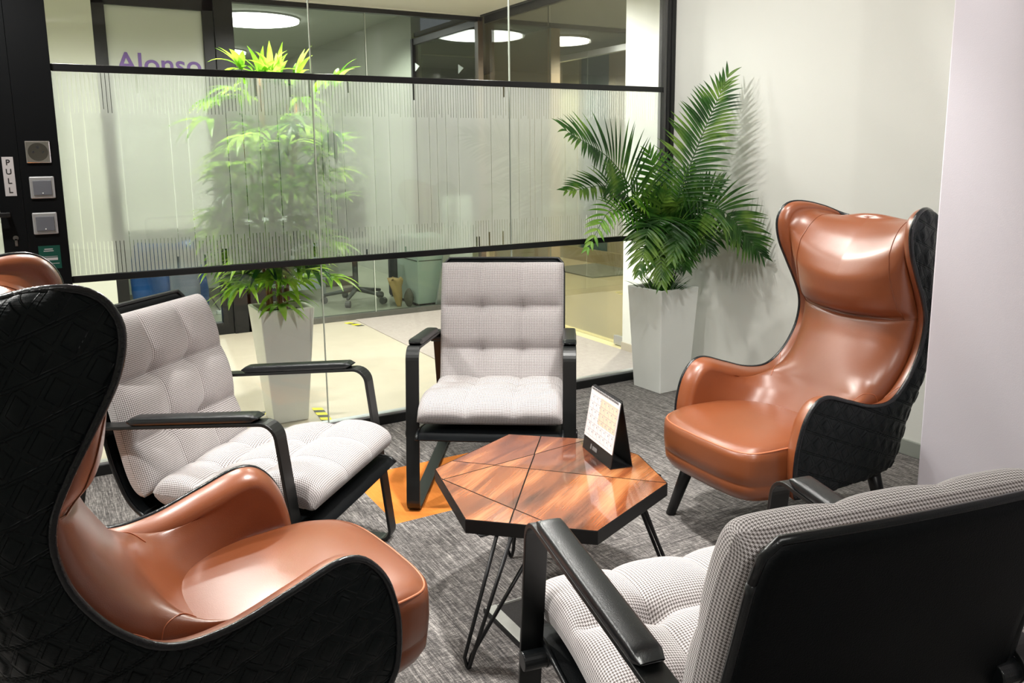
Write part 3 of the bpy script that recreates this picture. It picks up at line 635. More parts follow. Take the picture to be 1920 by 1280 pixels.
def sling_chair(label, loc, rz):
    t = thing('lounge_chair', label, 'armchair', loc, rz, 'houndstooth lounge chairs around the table')
    # side frames: closed loops of flat bar
    loop = round_path([(-0.30, 0.006), (0.078, 0.006), (0.004, 0.603), (-0.60, 0.545), (-0.745, 0.006), (-0.30, 0.006)], [0.035, 0.045, 0.04, 0.04])[:-1]
    for s in (-1, 1):
        a, b = sorted((s * 0.262, s * 0.311))
        f = ribbon(loop, 0.010, a, b, closed=True).build('side_frame', M_chair_metal, t, bevel=0.0018, seg=2)
        # padded armrest
        pad = []
        P0, P1 = np.array([-0.045, 0.610]), np.array([-0.455, 0.571]); n = 26; mb = MB(); V = []; m_ = 16
        for i in range(n):
            k = i / (n - 1); c = P0 + (P1 - P0) * k; e = min(1.0, math.sqrt(max(0.0, 1 - (abs(2 * k - 1)) ** 26)) + 0.0)
            for j in range(m_):
                th = 2 * math.pi * j / m_; cs, sn = math.cos(th), math.sin(th)
                sx = math.copysign(abs(cs) ** 0.45, cs) * 0.026 * (0.8 + 0.2 * e); sz = math.copysign(abs(sn) ** 0.55, sn) * 0.0125 * (0.15 + 0.85 * e)
                V.append((c[0] + (0.008 if 0 else 0), (a + b) / 2 + sx, c[1] + sz + 0.004))
        F = grid_faces(n, m_, wrapv=True) + [tuple(range(m_ - 1, -1, -1)), tuple((n - 1) * m_ + j for j in range(m_))]
        mb.add(V, F).build('armrest_pad', M_pad, t, True)
        # spacers between shell and frame
        for (u, z) in ((0.016, 0.288), (-0.583, 0.515)):
            MB().tube([(u, s * 0.225, z), (u, s * 0.316, z)], 0.0195, 22).tube([(u, s * 0.262, z), (u, s * 0.268, z)], 0.021, 22).build('spacer', M_pad, t, bevel=0.002)
    MB().box(-0.735, -0.70, -0.262, 0.262, 0.045, 0.055).build('rear_crossbar', M_chair_metal, t, bevel=0.002)
    sh = crs(SHELL, 60); mb = MB(); V = []; F = []
    na, nb = 60, 33
    T = np.gradient(sh, axis=0); T /= np.linalg.norm(T, axis=1)[:, None]; Nn = np.c_[-T[:, 1], T[:, 0]]
    bs = np.linspace(-1, 1, nb)
    for side in (0.009, -0.009):
        for i in range(na):
            k = i / (na - 1); wd = 0.262
            if k < 0.06: wd = 0.262 - 0.03 * (1 - math.sqrt(1 - (1 - k / 0.06) ** 2))
            for b in bs:
                e = math.sqrt(max(0, 1 - abs(b) ** 30)) * (0.35 + 0.65 * math.sqrt(max(0, 1 - abs(2 * k - 1) ** 30)))
                bow = 0.010 * (1 - b * b) * (1 if k < 0.5 else 0.3)
                V.append((sh[i][0] + Nn[i][0] * side * e - bow * (k < 0.5), b * wd, sh[i][1] + Nn[i][1] * side * e - (0 if k < 0.5 else bow)))
    f0 = grid_faces(na, nb); n0 = na * nb; F = f0 + [tuple(q + n0 for q in reversed(f)) for f in f0]
    for i in range(na - 1):
        for j in (0, nb - 1): a, b = i * nb + j, (i + 1) * nb + j; F.append((a, b, b + n0, a + n0) if j else (b, a, a + n0, b + n0))
    for j in range(nb - 1):
        for i in (0, na - 1): a, b = i * nb + j, i * nb + j + 1; F.append((a, b, b + n0, a + n0))
    o = mb.add(V, F).build('seat_shell', M_shell, t, True)
    # welt along the shell edge
    for s in (-1, 1):
        pts = [(p[0] - 0.0, s * 0.262, p[1]) for p in sh[3:]]
        MB().tube(pts, 0.0065, 8).build('edge_trim', M_pad, t, True)
    ep = [(sh[0][0] - 0.008 * (1 - b * b), b * 0.238, sh[0][1] + 0.001) for b in np.linspace(-1, 1, 21)]
    MB().tube([(sh[3][0], -0.262, sh[3][1])] + [(sh[1][0], -0.257, sh[1][1])] + ep + [(sh[1][0], 0.257, sh[1][1]), (sh[3][0], 0.262, sh[3][1])], 0.0065, 8).build('edge_trim', M_pad, t, True)
    # back cushion: midline half-way between shell and face
    cushion('back_cushion', [(-0.607, 0.838), (-0.575, 0.765), (-0.548, 0.68), (-0.522, 0.58), (-0.502, 0.48), (-0.478, 0.39), (-0.452, 0.335)], 0.050, 0.262, [0.36, 0.70], 0.0, t)
    cushion('seat_cushion', [(-0.425, 0.352), (-0.34, 0.346), (-0.22, 0.362), (-0.10, 0.386), (0.0, 0.392), (0.06, 0.378), (0.088, 0.352)], 0.052, 0.262, [0.26, 0.62], 0.7, t)
    return t
ch0 = sling_chair('houndstooth lounge chair facing us, behind the table and against the glass', (1.381, 2.568, 0), -2.161)
dup(ch0, (0.700, 2.347, 0), -0.771, 'houndstooth lounge chair seen from its side, in front of the corridor planter', 'houndstooth lounge chairs around the table')
dup(ch0, (1.073, 1.235, 0), 1.389, 'houndstooth lounge chair seen from behind with its black back towards us', 'houndstooth lounge chairs around the table')

# ================================================================== WING CHAIRS
EDGE = [(-0.624, 0.0, 1.052), (-0.622, 0.10, 1.054), (-0.608, 0.17, 1.066), (-0.560, 0.222, 1.094), (-0.49, 0.255, 1.112), (-0.440, 0.272, 1.110), (-0.406, 0.278, 1.088), (-0.388, 0.280, 1.043), (-0.400, 0.279, 0.975), (-0.440, 0.275, 0.895), (-0.478, 0.272, 0.825), (-0.503, 0.268, 0.765), (-0.506, 0.265, 0.705), (-0.485, 0.265, 0.632), (-0.432, 0.268, 0.555), (-0.358, 0.274, 0.503), (-0.262, 0.280, 0.503), (-0.15, 0.284, 0.536), (-0.06, 0.286, 0.563), (-0.012, 0.287, 0.553), (0.030, 0.287, 0.505), (0.052, 0.286, 0.44), (0.060, 0.284, 0.38), (0.055, 0.278, 0.30), (0.035, 0.268, 0.245)]
NT, NS = 250, 190
def wing_geo():
    K = crs(EDGE, NT); t = np.linspace(0, 1, NT)
    # spine heights (outer) and (inner) by edge position: key = index in EDGE -> arclength fraction
    E = np.array(EDGE); d = np.r_[0, np.cumsum(np.linalg.norm(np.diff(E, axis=0), axis=1))]; d /= d[-1]
    zo = np.interp(t, d, [1.046, 1.045, 1.042, 1.035, 1.015, 0.99, 0.96, 0.925, 0.88, 0.83, 0.78, 0.73, 0.68, 0.63, 0.575, 0.53, 0.49, 0.455, 0.425, 0.40, 0.37, 0.335, 0.30, 0.265, 0.24])
    zi = np.interp(t, d, [1.066, 1.065, 1.063, 1.058, 1.042, 1.015, 0.985, 0.95, 0.90, 0.845, 0.79, 0.74, 0.70, 0.65, 0.59, 0.545, 0.505, 0.465, 0.44, 0.42, 0.40, 0.375, 0.35, 0.30, 0.26])
    ker = np.ones(9) / 9
    zo = np.convolve(np.pad(zo, 4, 'edge'), ker, 'valid'); zi = np.convolve(np.pad(zi, 4, 'edge'), ker, 'valid')
    uo = np.interp(zo, [0.24, 0.35, 0.45, 0.65, 0.85, 1.0, 1.085], [-0.575, -0.60, -0.615, -0.635, -0.645, -0.640, -0.615])
    tabz = np.array([0.25, 0.36, 0.42, 0.476, 0.522, 0.573, 0.618, 0.66, 0.70, 0.724, 0.735, 0.744, 0.76, 0.80, 0.867, 0.93, 1.00, 1.04, 1.07, 1.085])
    tabu = np.array([-0.20, -0.225, -0.272, -0.318, -0.343, -0.370, -0.396, -0.420, -0.436, -0.445, -0.462, -0.438, -0.414, -0.398, -0.388, -0.412, -0.462, -0.500, -0.540, -0.565])
    fz = np.linspace(0.25, 1.085, 800); fu = np.interp(fz, tabz, tabu); g = np.exp(-np.linspace(-2.2, 2.2, 61) ** 2); g /= g.sum()
    sm_ = np.convolve(np.pad(fu, 30, 'edge'), g, 'valid'); wc = np.exp(-((fz - 0.737) / 0.022) ** 2); fu = sm_ * (1 - wc) + fu * wc
    ui = np.interp(zi, fz, fu)
    return K, zo, zi, uo, ui, tabz, tabu
def quilt(p, q, hp=0.062, hq=0.066):
    r = np.floor(q / hq); y = q / hq - r - 0.5; x = p / hp + 0.5 * (r % 2); x = x - np.floor(x) - 0.5
    m = np.abs(x) / 0.36 + np.abs(y) / 0.39
    h = 0.0024 * smooth01(1.0, 0.78, m) + 0.0012 * np.clip(1 - m, 0, 1)
    h -= 0.0022 * np.exp(-((np.abs(y) - 0.455) / 0.022) ** 2)
    dl = np.abs(np.abs(x) / 0.5 + np.abs(y) / 0.5 - 1.0)
    h -= 0.0012 * np.exp(-(dl / 0.04) ** 2)
    return h
def wing_chair(label, loc, rz):
    t = thing('wingback_chair', label, 'armchair', loc, rz, 'tan leather wingback chairs')
    K, zo, zi, uo, ui, tabz, tabu = wing_geo()
    th = np.linspace(0, np.pi / 2, NS)
    E_ = np.array(EDGE); dE = np.r_[0, np.cumsum(np.linalg.norm(np.diff(E_, axis=0), axis=1))]; dE /= dE[-1]; fr = np.linspace(0, 1, NT)
    armw = smooth01(dE[12], dE[15], fr)
    # ---------- outer shell
    def outer(sign):
        e = 2 / 3.2
        td = np.linspace(0, np.pi / 2, 3000); sn = np.sin(td) ** e; cs = np.cos(td) ** e
        P = np.zeros((NT, NS, 3)); dist = np.zeros((NT, NS))
        bul = np.interp(K[:, 2], [0.24, 0.5, 0.8, 1.1], [0.0, 0.004, 0.006, 0.0])
        for i in range(NT):
            uk, vk, zk = K[i]; D = np.zeros((3000, 3))
            D[:, 0] = uk - (uk - uo[i]) * cs
            D[:, 1] = vk * sn + bul[i] * np.sin(2 * td)
            s = td / (np.pi / 2); wz = s ** 1.15; ww = np.clip((D[:, 0] - uo[i]) / max(1e-4, uk - uo[i]), 0, 1) ** 3.0
            D[:, 2] = zo[i] + (zk - zo[i]) * (wz * (1 - armw[i]) + ww * armw[i])
            al = np.r_[0, np.cumsum(np.linalg.norm(np.diff(D, axis=0), axis=1))]; q_ = np.linspace(0, al[-1], NS)
            for c_ in range(3): P[i, :, c_] = np.interp(q_, al, D[:, c_])
            dist[i] = al[-1] - q_
        dA = np.gradient(P, axis=0); dB = np.gradient(P, axis=1); Nn = np.cross(dA, dB); Nn /= (np.linalg.norm(Nn, axis=2)[:, :, None] + 1e-9)
        c = P - np.array([-0.3, 0, 0.65]); Nn *= np.sign((Nn[:, :, 0:1] * c[:, :, 0:1] + Nn[:, :, 1:2] * c[:, :, 1:2]) + 1e-6)
        p = P[:, :, 1] + (P[:, :, 0] + 0.64); q = P[:, :, 2] - 0.40 * P[:, :, 0]
        hgt = quilt(p, q)
        edge = smooth01(0.002, 0.014, dist)
        edge = edge * smooth01(10, 44, np.arange(NT))[:, None]
        P = P + Nn * (hgt * edge)[:, :, None]
        P[:, 0, 1] = 0.0
        uv = np.stack([p * sign, q], axis=2)
        P[:, :, 1] *= sign
        return P, uv
    V = []; F = []; UV = []
    for sg in (1, -1):
        P, uv = outer(sg); n0 = len(V); V += P.reshape(-1, 3).tolist(); UV += uv.reshape(-1, 2).tolist()
        F += [tuple(k + n0 for k in f) for f in grid_faces(NT, NS, flip=(sg == -1))]
    o = mk('outer_shell', V, F, M_quilt, t, True, UV)
    bm = bmesh.new(); bm.from_mesh(o.data); bmesh.ops.remove_doubles(bm, verts=bm.verts, dist=1e-5); bm.to_mesh(o.data); bm.free()
    # ---------- inner leather
    NI = 104
    V = []; F = []
    Tn = np.gradient(K, axis=0); Tn /= np.linalg.norm(Tn, axis=1)[:, None]
    E_ = np.array(EDGE); dE = np.r_[0, np.cumsum(np.linalg.norm(np.diff(E_, axis=0), axis=1))]; dE /= dE[-1]; fr = np.linspace(0, 1, NT)
    sm = lambda a, w: np.convolve(np.pad(a, w, 'edge'), np.ones(2 * w + 1) / (2 * w + 1), 'valid')
    pad = sm(np.interp(fr, dE, [0.001, .002, .01, .02, .03, .035, .036, .036, .036, .036, .034, .032, .032, .034, .042, .050, .056, .058, .058, .058, .058, .056, .055, .05, .05]), 5)
    depth = sm(np.interp(fr, dE, [.010, .010, .012, .018, .022, .025, .026, .026, .022, .018, .012, .008, .008, .012, .02, .03, .036, .038, .036, .034, .032, .03, .03, .03, .03]), 5)
    nrms = np.zeros((NT, 2))
    for i in range(NT):
        tan = Tn[i][[0, 2]]; nv = np.array([-tan[1], tan[0]])
        nv = nv / (np.linalg.norm(nv) + 1e-9)
        w = 1 - smooth01(34, 62, i); nv = nv * (1 - w) + np.array([0.3, 0.95]) * w; nrms[i] = nv
    nrms = np.stack([sm(nrms[:, 0], 6), sm(nrms[:, 1], 6)], axis=1); nrms /= np.linalg.norm(nrms, axis=1)[:, None]
    Sv = np.stack([ui, zi], axis=1)
    for sg in (1, -1):
        n0 = len(V)
        for i in range(NT):
            uk, vk, zk = K[i]
            nrm = nrms[i]
            Q = np.array([uk, zk]) - nrm * depth[i]; vq = max(0.0, vk - pad[i])
            e = float(np.interp(Q[0] - ui[i], [-0.09, -0.02, 0.10], [0.82, 0.95, 0.72])); m1 = NI - 18
            ad = np.linspace(0, np.pi / 2, 800); sn = np.sin(ad) ** e; cs = np.cos(ad) ** e; sd = ad / (np.pi / 2)
            wq = np.clip(1 - cs, 0, 1) ** 2.2; D = np.stack([Q[0] - (Q[0] - ui[i]) * cs, sg * vq * sn, zi[i] + (Q[1] - zi[i]) * (sd ** 1.2 * (1 - armw[i]) + wq * armw[i])], axis=1)
            D[:, 2] += 0.024 * (1 - smooth01(4, 40, i)) * np.sin(np.pi * sd)
            al = np.r_[0, np.cumsum(np.linalg.norm(np.diff(D, axis=0), axis=1))]
            for q_ in np.linspace(0, al[-1], m1): V.append(tuple(np.interp(q_, al, D[:, c_]) for c_ in range(3)))
            for j in range(1, NI - m1 + 1):
                a = np.pi / 2 * j / (NI - m1); R = nrm * (depth[i] + 0.002) * math.sin(a)
                V.append((Q[0] + R[0], sg * (vq + (vk - vq) * (1 - math.cos(a))), Q[1] + R[1]))
        f = grid_faces(NT, NI, flip=(sg == 1)); F += [tuple(k + n0 for k in q) for q in f]
    o = mk('inner_upholstery', V, F, M_brown, t, True)
    bm = bmesh.new(); bm.from_mesh(o.data); bmesh.ops.remove_doubles(bm, verts=bm.verts, dist=1e-5); bm.to_mesh(o.data); bm.free()
    # ---------- piping on the edge
    KK = [(K[i][0] + nrms[i][0] * -0.002, K[i][1] + 0.0015, K[i][2] + nrms[i][1] * -0.001) for i in range(NT)]
    pts = [(k[0], -k[1], k[2]) for k in KK[::-2]] + [(k[0], k[1], k[2]) for k in KK[2::2]]
    MB().tube(pts, 0.0072, 10).build('piping', M_blkpipe, t, True)
    # stitched seam across the back under the head pad, and two seams where arms meet the back
    def on_inner(i, j, sg, lift=0.0015):
        a = V[(0 if sg == 1 else NT * NI) + i * NI + j]; return a
    def seam(name, pts, r=0.0014, mat=M_brown_pipe): MB().tube(pts, r, 6).build(name, mat, t, True)
    zrow = [i for i in range(NT) if zi[i] <= 0.735][0]
    pl = []
    for sg in (-1, 1):
        l = [on_inner(zrow, j, sg) for j in range(0, NI - 18, 3)]; l = [(a[0] + 0.0012, a[1], a[2]) for a in l]
        pl = list(reversed(l)) if sg == -1 else pl + l[1:]
    seam('head_pad_seam', pl, 0.0016, M_brown)
    itop = 14
    for sg in (-1, 1):
        pv = []
        for i in range(itop, zrow + 1, 3):
            vt = 0.165 + 0.045 * (i - itop) / (zrow - itop)
            j = min(range(0, NI - 18), key=lambda j: abs(abs(on_inner(i, j, sg)[1]) - min(vt, K[i][1] - pad[i] - 0.004)))
            a = on_inner(i, j, sg); pv.append((a[0] + 0.001, a[1], a[2]))
        seam('head_pad_seam', pv, 0.0014, M_brown)
    VA = np.array(V)
    for sg in (-1, 1):
        W_ = VA[:NT * NI] if sg == 1 else VA[NT * NI:]
        W_ = W_[(W_[:, 2] > 0.40) & (W_[:, 2] < 0.57)]; ps = []
        for k in np.linspace(0, 1, 13):
            tu, tv = -0.418 + 0.125 * k, sg * (0.268 - 0.085 * k ** 0.8)
            dd = (W_[:, 0] - tu) ** 2 + (W_[:, 1] - tv) ** 2; ix = np.argsort(dd)[:3]; ps.append((tu, tv, float(W_[ix, 2].mean()) + 0.0008))
        seam('arm_seam', [tuple(p) for p in crs(ps, 30)], 0.0012)
    # ---------- seat block
    na, nb = 64, 72
    def seat_pt(a, b):      # a: 0 top-back .. 1 bottom ; polar profile over footprint
        pass
    mbV = []
    ring = 96; lev = [(0.0, 0.232, 0.86, 0), (0.0, 0.240, 0.93, 0), (0.0, 0.262, 0.975, 0), (0.0, 0.287, 0.985, 0), (0.0, 0.292, 0.978, 0), (0.0, 0.297, 0.99, 0), (0, 0.33, 1.0, 0), (0, 0.37, 1.0, 0), (0, 0.392, 0.992, 0), (0, 0.404, 0.972, 0), (0, 0.412, 0.945, 0), (0, 0.418, 0.88, 0), (0, 0.424, 0.75, 0), (0, 0.429, 0.5, 0), (0, 0.431, 0.25, 0), (0, 0.4312, 0.01, 0)]
    cu, hu, hv = -0.075, 0.262, 0.246
    for (_, z, sc, _) in lev:
        for k in range(ring):
            a = 2 * math.pi * k / ring; c, s = math.cos(a), math.sin(a); n_ = 2 / 5.0
            x = math.copysign(abs(c) ** n_, c); y = math.copysign(abs(s) ** n_, s)
            fl = 1.0 + (0.07 * smooth01(0.12, 0.2, cu + x * hu) if x > 0 else 0.0)
            u = cu + x * hu * sc + (0.018 * (1 - y * y) if x > 0 else 0) * sc; v = y * hv * fl * sc
            zz = z
            if z > 0.40: zz = z - 0.030 * smooth01(-0.02, -0.33, u) - 0.010 * smooth01(0.05, 0.2, u)
            mbV.append((u, v, zz))
    F2 = grid_faces(len(lev), ring, wrapv=True, flip=True); n = (len(lev) - 1) * ring
    F2 += [tuple(range(ring)), tuple(n + k for k in range(ring - 1, -1, -1))]
    o = mk('seat_cushion', mbV, F2, M_brown, t, True)
    bm = bmesh.new(); bm.from_mesh(o.data); bmesh.ops.recalc_face_normals(bm, faces=bm.faces); bm.to_mesh(o.data); bm.free()
    i9 = 9 * ring
    MB().tube([mbV[i9 + k] for k in range(ring)] + [mbV[i9]], 0.003, 6, cap=False).build('seat_piping', M_brown_pipe, t, True)
    # underside pan
    MB().box(-0.46, 0.05, -0.20, 0.20, 0.222, 0.25).build('base_pan', M_black, t, bevel=0.01)
    for sx, sy in ((1, 1), (1, -1), (-1, 1), (-1, -1)):
        a = (0.040, sy * 0.205, 0.24) if sx > 0 else (-0.42, sy * 0.17, 0.24); b = (0.092, sy * 0.262, 0.0) if sx > 0 else (-0.48, sy * 0.20, 0.0)
        MB().tube([a, b], [0.025, 0.017], 14).build('leg', M_black, t, True)
    return t
w0 = wing_chair('tan leather wingback chair with black quilted back beside the palm and right-hand wall', (1.979, 1.901, 0), math.radians(-182.8))
dup(w0, (0.449, 1.679, 0), math.radians(6.7), 'tan leather wingback chair nearest us at the left, its quilted wing in front', 'tan leather wingback chairs')

# ================================================================== TABLE
def coffee_table():
    t = thing('coffee_table', 'low faceted wooden table with black edge and hairpin legs between the chairs', 'table', (1.25, 1.92, 0))
    poly = [(0.944, 2.113), (1.281, 2.263), (1.490, 2.075), (1.526, 1.890), (1.456, 1.675), (1.115, 1.534), (0.867, 1.761)]
    poly = [(x - 1.25, y - 1.92) for x, y in poly]
    ccw = sum(poly[i][0] * poly[(i + 1) % 7][1] - poly[(i + 1) % 7][0] * poly[i][1] for i in range(7)) > 0
    if not ccw: poly = poly[::-1]
    MB().prism(poly, 0.352, 0.3885).build('table_edge', simple('table_edge_black', (0.006, 0.006, 0.006), 0.4), t, bevel=0.001)
    bm = bmesh.new(); vs = [bm.verts.new((*p, 0.3892)) for p in poly]; f = bm.faces.new(vs)
    def cut(p, q, sel=None):
        p = Vector((p[0] - 1.25, p[1] - 1.92, 0.3892)); q = Vector((q[0] - 1.25, q[1] - 1.92, 0.3892)); n = Vector((-(q - p).y, (q - p).x, 0)).normalized()
        fs = [f for f in bm.faces if (sel is None or sel(f.calc_center_median()))]
        g = set(fs)
        for f_ in fs: g.update(f_.edges); g.update(f_.verts)
        bmesh.ops.bisect_plane(bm, geom=list(g), plane_co=p, plane_no=n, dist=1e-6)
    def side(p, q):
        p = Vector((p[0] - 1.25, p[1] - 1.92, 0)); q = Vector((q[0] - 1.25, q[1] - 1.92, 0)); d = q - p
        return lambda c: (d.x * (c.y - p.y) - d.y * (c.x - p.x))
    A = (0.931, 2.027)
    s1 = side(A, (1.457, 2.083)); s2 = side((1.015, 2.145), (1.456, 1.678)); s3 = side((1.367, 2.198), (0.956, 1.689)); s4 = side(A, (1.022, 1.682))
    cut((1.015, 2.145), (1.456, 1.678)); cut((1.367, 2.198), (0.956, 1.689)); cut(A, (1.457, 2.083))
    cut(A, (1.022, 1.682), lambda c: s2(c) < 0 or s3(c) > 0)
    cut((1.37, 2.19), (1.457, 2.083), lambda c: s3(c) < 0 and s2(c) > 0)
    cut((1.315, 1.834), (1.112, 1.536), lambda c: s2(c) < 0 and s3(c) < 0 and True)
    rims = set(bmesh.ops.inset_individual(bm, faces=bm.faces[:], thickness=0.0028, depth=0.0)['faces'])
    # the inset rims are the dark inlay lines; centres are the veneer panels
    cen = [f for f in bm.faces]; uvl = bm.loops.layers.uv.new('UVMap'); rnd = random.Random(11)
    nfaces = len(bm.faces)
    bm.faces.ensure_lookup_table()
    big = set(bm.faces) - rims
    for f in bm.faces:
        f.material_index = 0 if f in big else 1
        ang = math.radians(33) + rnd.uniform(-0.14, 0.14); off = (rnd.uniform(0, 0.25), rnd.uniform(0, 0.1)); c, s = math.cos(ang), math.sin(ang)
        for l in f.loops:
            x, y = l.vert.co.x, l.vert.co.y; l[uvl].uv = (x * c + y * s + off[0], -x * s + y * c + off[1])
    me = bpy.data.meshes.new('tabletop'); bm.to_mesh(me); bm.free()
    obj('tabletop', me, [M_wood, simple('inlay_dark', (0.006, 0.004, 0.003), 0.7, spec=0.1)], t, False)
    feet = [(0.848, 1.723), (1.237, 2.180), (1.590, 1.815)]
    TOPS = {(0.848, 1.723): [(0.931, 1.712), (1.034, 1.660), (0.956, 1.682)], (1.237, 2.180): [(1.205, 2.140), (1.225, 2.075), (1.255, 2.130)], (1.590, 1.815): [(1.400, 1.745), (1.455, 1.860), (1.440, 1.800)]}; cen_ = Vector((1.235, 1.93))
    for fx, fy in feet:
        d = (cen_ - Vector((fx, fy))).normalized(); n = Vector((-d.y, d.x)); foot = Vector((fx - 1.25, fy - 1.92))
        tops = [Vector((a_ - 1.25, b_ - 1.92)) for a_, b_ in TOPS[(fx, fy)]]
        def rod(tp, o_):
            P = [np.array((*(tp), 0.352)), np.array((*(foot + o_ * 0.011), 0.03)), np.array((*(foot + o_ * 0.004), 0.008))]
            return [tuple(x) for x in P]
        mb = MB()
        a, b, c = tops
        up = rod(a, n); dn = rod(c, -n); mb.tube(up + [tuple(np.array((*foot, 0.0055)))] + dn[::-1], 0.0052, 10)
        mb.tube([(*b, 0.352), (*(foot + d * 0.014), 0.03), (*(foot + d * 0.004), 0.008), (*foot, 0.0056)], 0.0052, 10)
        mb.box(foot.x + d.x * 0.1 - 0.045, foot.x + d.x * 0.1 + 0.045, foot.y + d.y * 0.1 - 0.045, foot.y + d.y * 0.1 + 0.045, 0.349, 0.352)
        mb.build('hairpin_leg', M_black, t, True)
    return t
coffee_table()

# ---- desk calendar
def calendar():
    ax = Vector((0.04, 0.199, 0)).normalized(); L_ = 0.203; ang = math.atan2(ax.y, ax.x)
    t = thing('desk_calendar', 'black desk calendar with white month page and spiral top standing on the wooden table', 'calendar', (1.414, 1.831, 0.3893), ang)
    # local x runs along the spine, local y points to the page side (left in the photo)
    hd, hh = 0.036, 0.198
    def slab(y0, z0, y1, z1, th, xa=0.0, xb=L_):
        d = Vector((y1 - y0, z1 - z0)).normalized(); n = Vector((-d.y, d.x)) * th
        V = [(x, y, z) for x in (xa, xb) for (y, z) in ((y0, z0), (y1, z1), (y1 + n.x, z1 + n.y), (y0 + n.x, z0 + n.y))]
        return V, [(0, 1, 2, 3), (7, 6, 5, 4), (0, 4, 5, 1), (1, 5, 6, 2), (2, 6, 7, 3), (3, 7, 4, 0)]
    mb = MB(); mb.add(*slab(hd, 0, 0.002, hh, 0.002)); mb.add(*slab(-hd, 0, -0.002, hh, -0.002)); mb.box(0, L_, -hd, hd, 0, 0.002)
    mb.build('easel', M_card_blk, t)
    # page
    k0, k1 = 0.215, 0.985
    py = lambda k: hd + (0.002 - hd) * k; pz = lambda k: hh * k
    V, F = slab(py(k0), pz(k0), py(k1), pz(k1), -0.0022, 0.002, L_ - 0.002); pg = MB().add(V, F).build('month_page', simple('calendar_paper', rgb(240, 238, 238), 0.6), t)
    dirv = Vector((0, py(1) - py(0), pz(1) - pz(0))).normalized(); nrm = Vector((0, dirv.z, -dirv.y))
    def on(x, k, lift): p = Vector((x, py(k), pz(k))) + nrm * lift; return p
    def patch(mb, x0, x1, ka, kb, lift=0.0028):
        a, b, c, d = on(x0, ka, lift), on(x1, ka, lift), on(x1, kb, lift), on(x0, kb, lift); mb.add([a, b, c, d], [(0, 1, 2, 3)])
    q = MB(); patch(q, 0.006, 0.125, 0.50, 0.90, 0.0025); q.build('peach_block', simple('peach_print', rgb(240, 216, 190), 0.6), t)
    q = MB()
    for i in range(8): x = 0.008 + i * (L_ - 0.016) / 7; patch(q, x - 0.0004, x + 0.0004, 0.26, 0.88)
    for j in range(7): k = 0.26 + j * 0.62 / 6; patch(q, 0.008, L_ - 0.008, k - 0.002, k + 0.002)
    rr = random.Random(2)
    for j in range(6):
        for i in range(7):
            x = 0.008 + (i + 0.25) * (L_ - 0.016) / 7; k = 0.26 + (j + 0.6) * 0.62 / 6; patch(q, x, x + 0.0045, k, k + 0.022, 0.0029)
    q.build('day_grid', simple('print_grey', rgb(168, 164, 176), 0.6), t)
    q = MB(); patch(q, L_ * 0.50, L_ * 0.66, 0.075, 0.135, 0.0006); 
    for a in range(1): patch(q, L_ * 0.69, L_ * 0.73, 0.07, 0.15, 0.0006)
    q.build('logo', simple('logo_grey', rgb(120, 122, 122), 0.5), t)
    q = MB()
    for i in range(26):
        x = 0.012 + i * (L_ - 0.024) / 25; pts = [(x, 0.0075 * math.cos(a), hh - 0.004 + 0.008 * math.sin(a)) for a in np.linspace(0, 2 * math.pi, 13)]; q.tube(pts, 0.0009, 5, cap=False)
    q.build('spiral_binding', M_ink, t, True)
    return t
calendar()

# ---- floor service box under the table
t = thing('floor_box', 'square steel-framed floor service box set in the carpet under the table', 'floor box', (1.14, 1.81, 0))
q = MB(); h = 0.128
q.box(-h, -h + 0.034, -h, h, 0.001, 0.014).box(h - 0.008, h, -h, h, 0.001, 0.010).box(-h, h, h - 0.004, h, 0.001, 0.012).box(-h, h, -h, -h + 0.008, 0.001, 0.010)
q.build('frame', M_steel, t, bevel=0.001)
MB().box(-h - 0.006, -h, -h, h, 0.0005, 0.012).build('frame_edge', M_black, t)
MB().box(-h + 0.034, h - 0.008, -h + 0.008, h - 0.004, 0.001, 0.006).build('lid_inlay', simple('inlay_carpet', rgb(60, 58, 57), 0.95, noise=0.4, nscale=200), t)
MB().tube([(-h + 0.017, -h + 0.05, 0.0135), (-h + 0.017, -h + 0.05, 0.0148)], 0.006, 12).build('screw', M_ink, t)

# ================================================================== PLANTERS
def pot(parent, top, bot, h, mat, rot=0.0):
    bm = bmesh.new(); tp, bt = top / 2, bot / 2; lip = 0.018
    def ring(a, z): return [bm.verts.new((sx * a, sy * a, z)) for sx, sy in ((-1, -1), (1, -1), (1, 1), (-1, 1))]
    r = [ring(bt, 0), ring(tp, h), ring(tp - lip, h), ring(tp - lip - 0.01, h - 0.07)]
    for a, b in zip(r, r[1:]):
        for k in range(4): bm.faces.new((a[k], a[(k + 1) % 4], b[(k + 1) % 4], b[k]))
    bm.faces.new(r[0][::-1]); me = bpy.data.meshes.new('pot'); bm.to_mesh(me); bm.free()
    o = obj('pot', me, mat, parent, False); b = o.modifiers.new('bevel', 'BEVEL'); b.width = 0.006; b.segments = 3; b.limit_method = 'ANGLE'
    s = MB().box(-tp + lip + 0.008, tp - lip - 0.008, -tp + lip + 0.008, tp - lip - 0.008, h - 0.09, h - 0.035).build('soil', M_soil, parent)
    return o
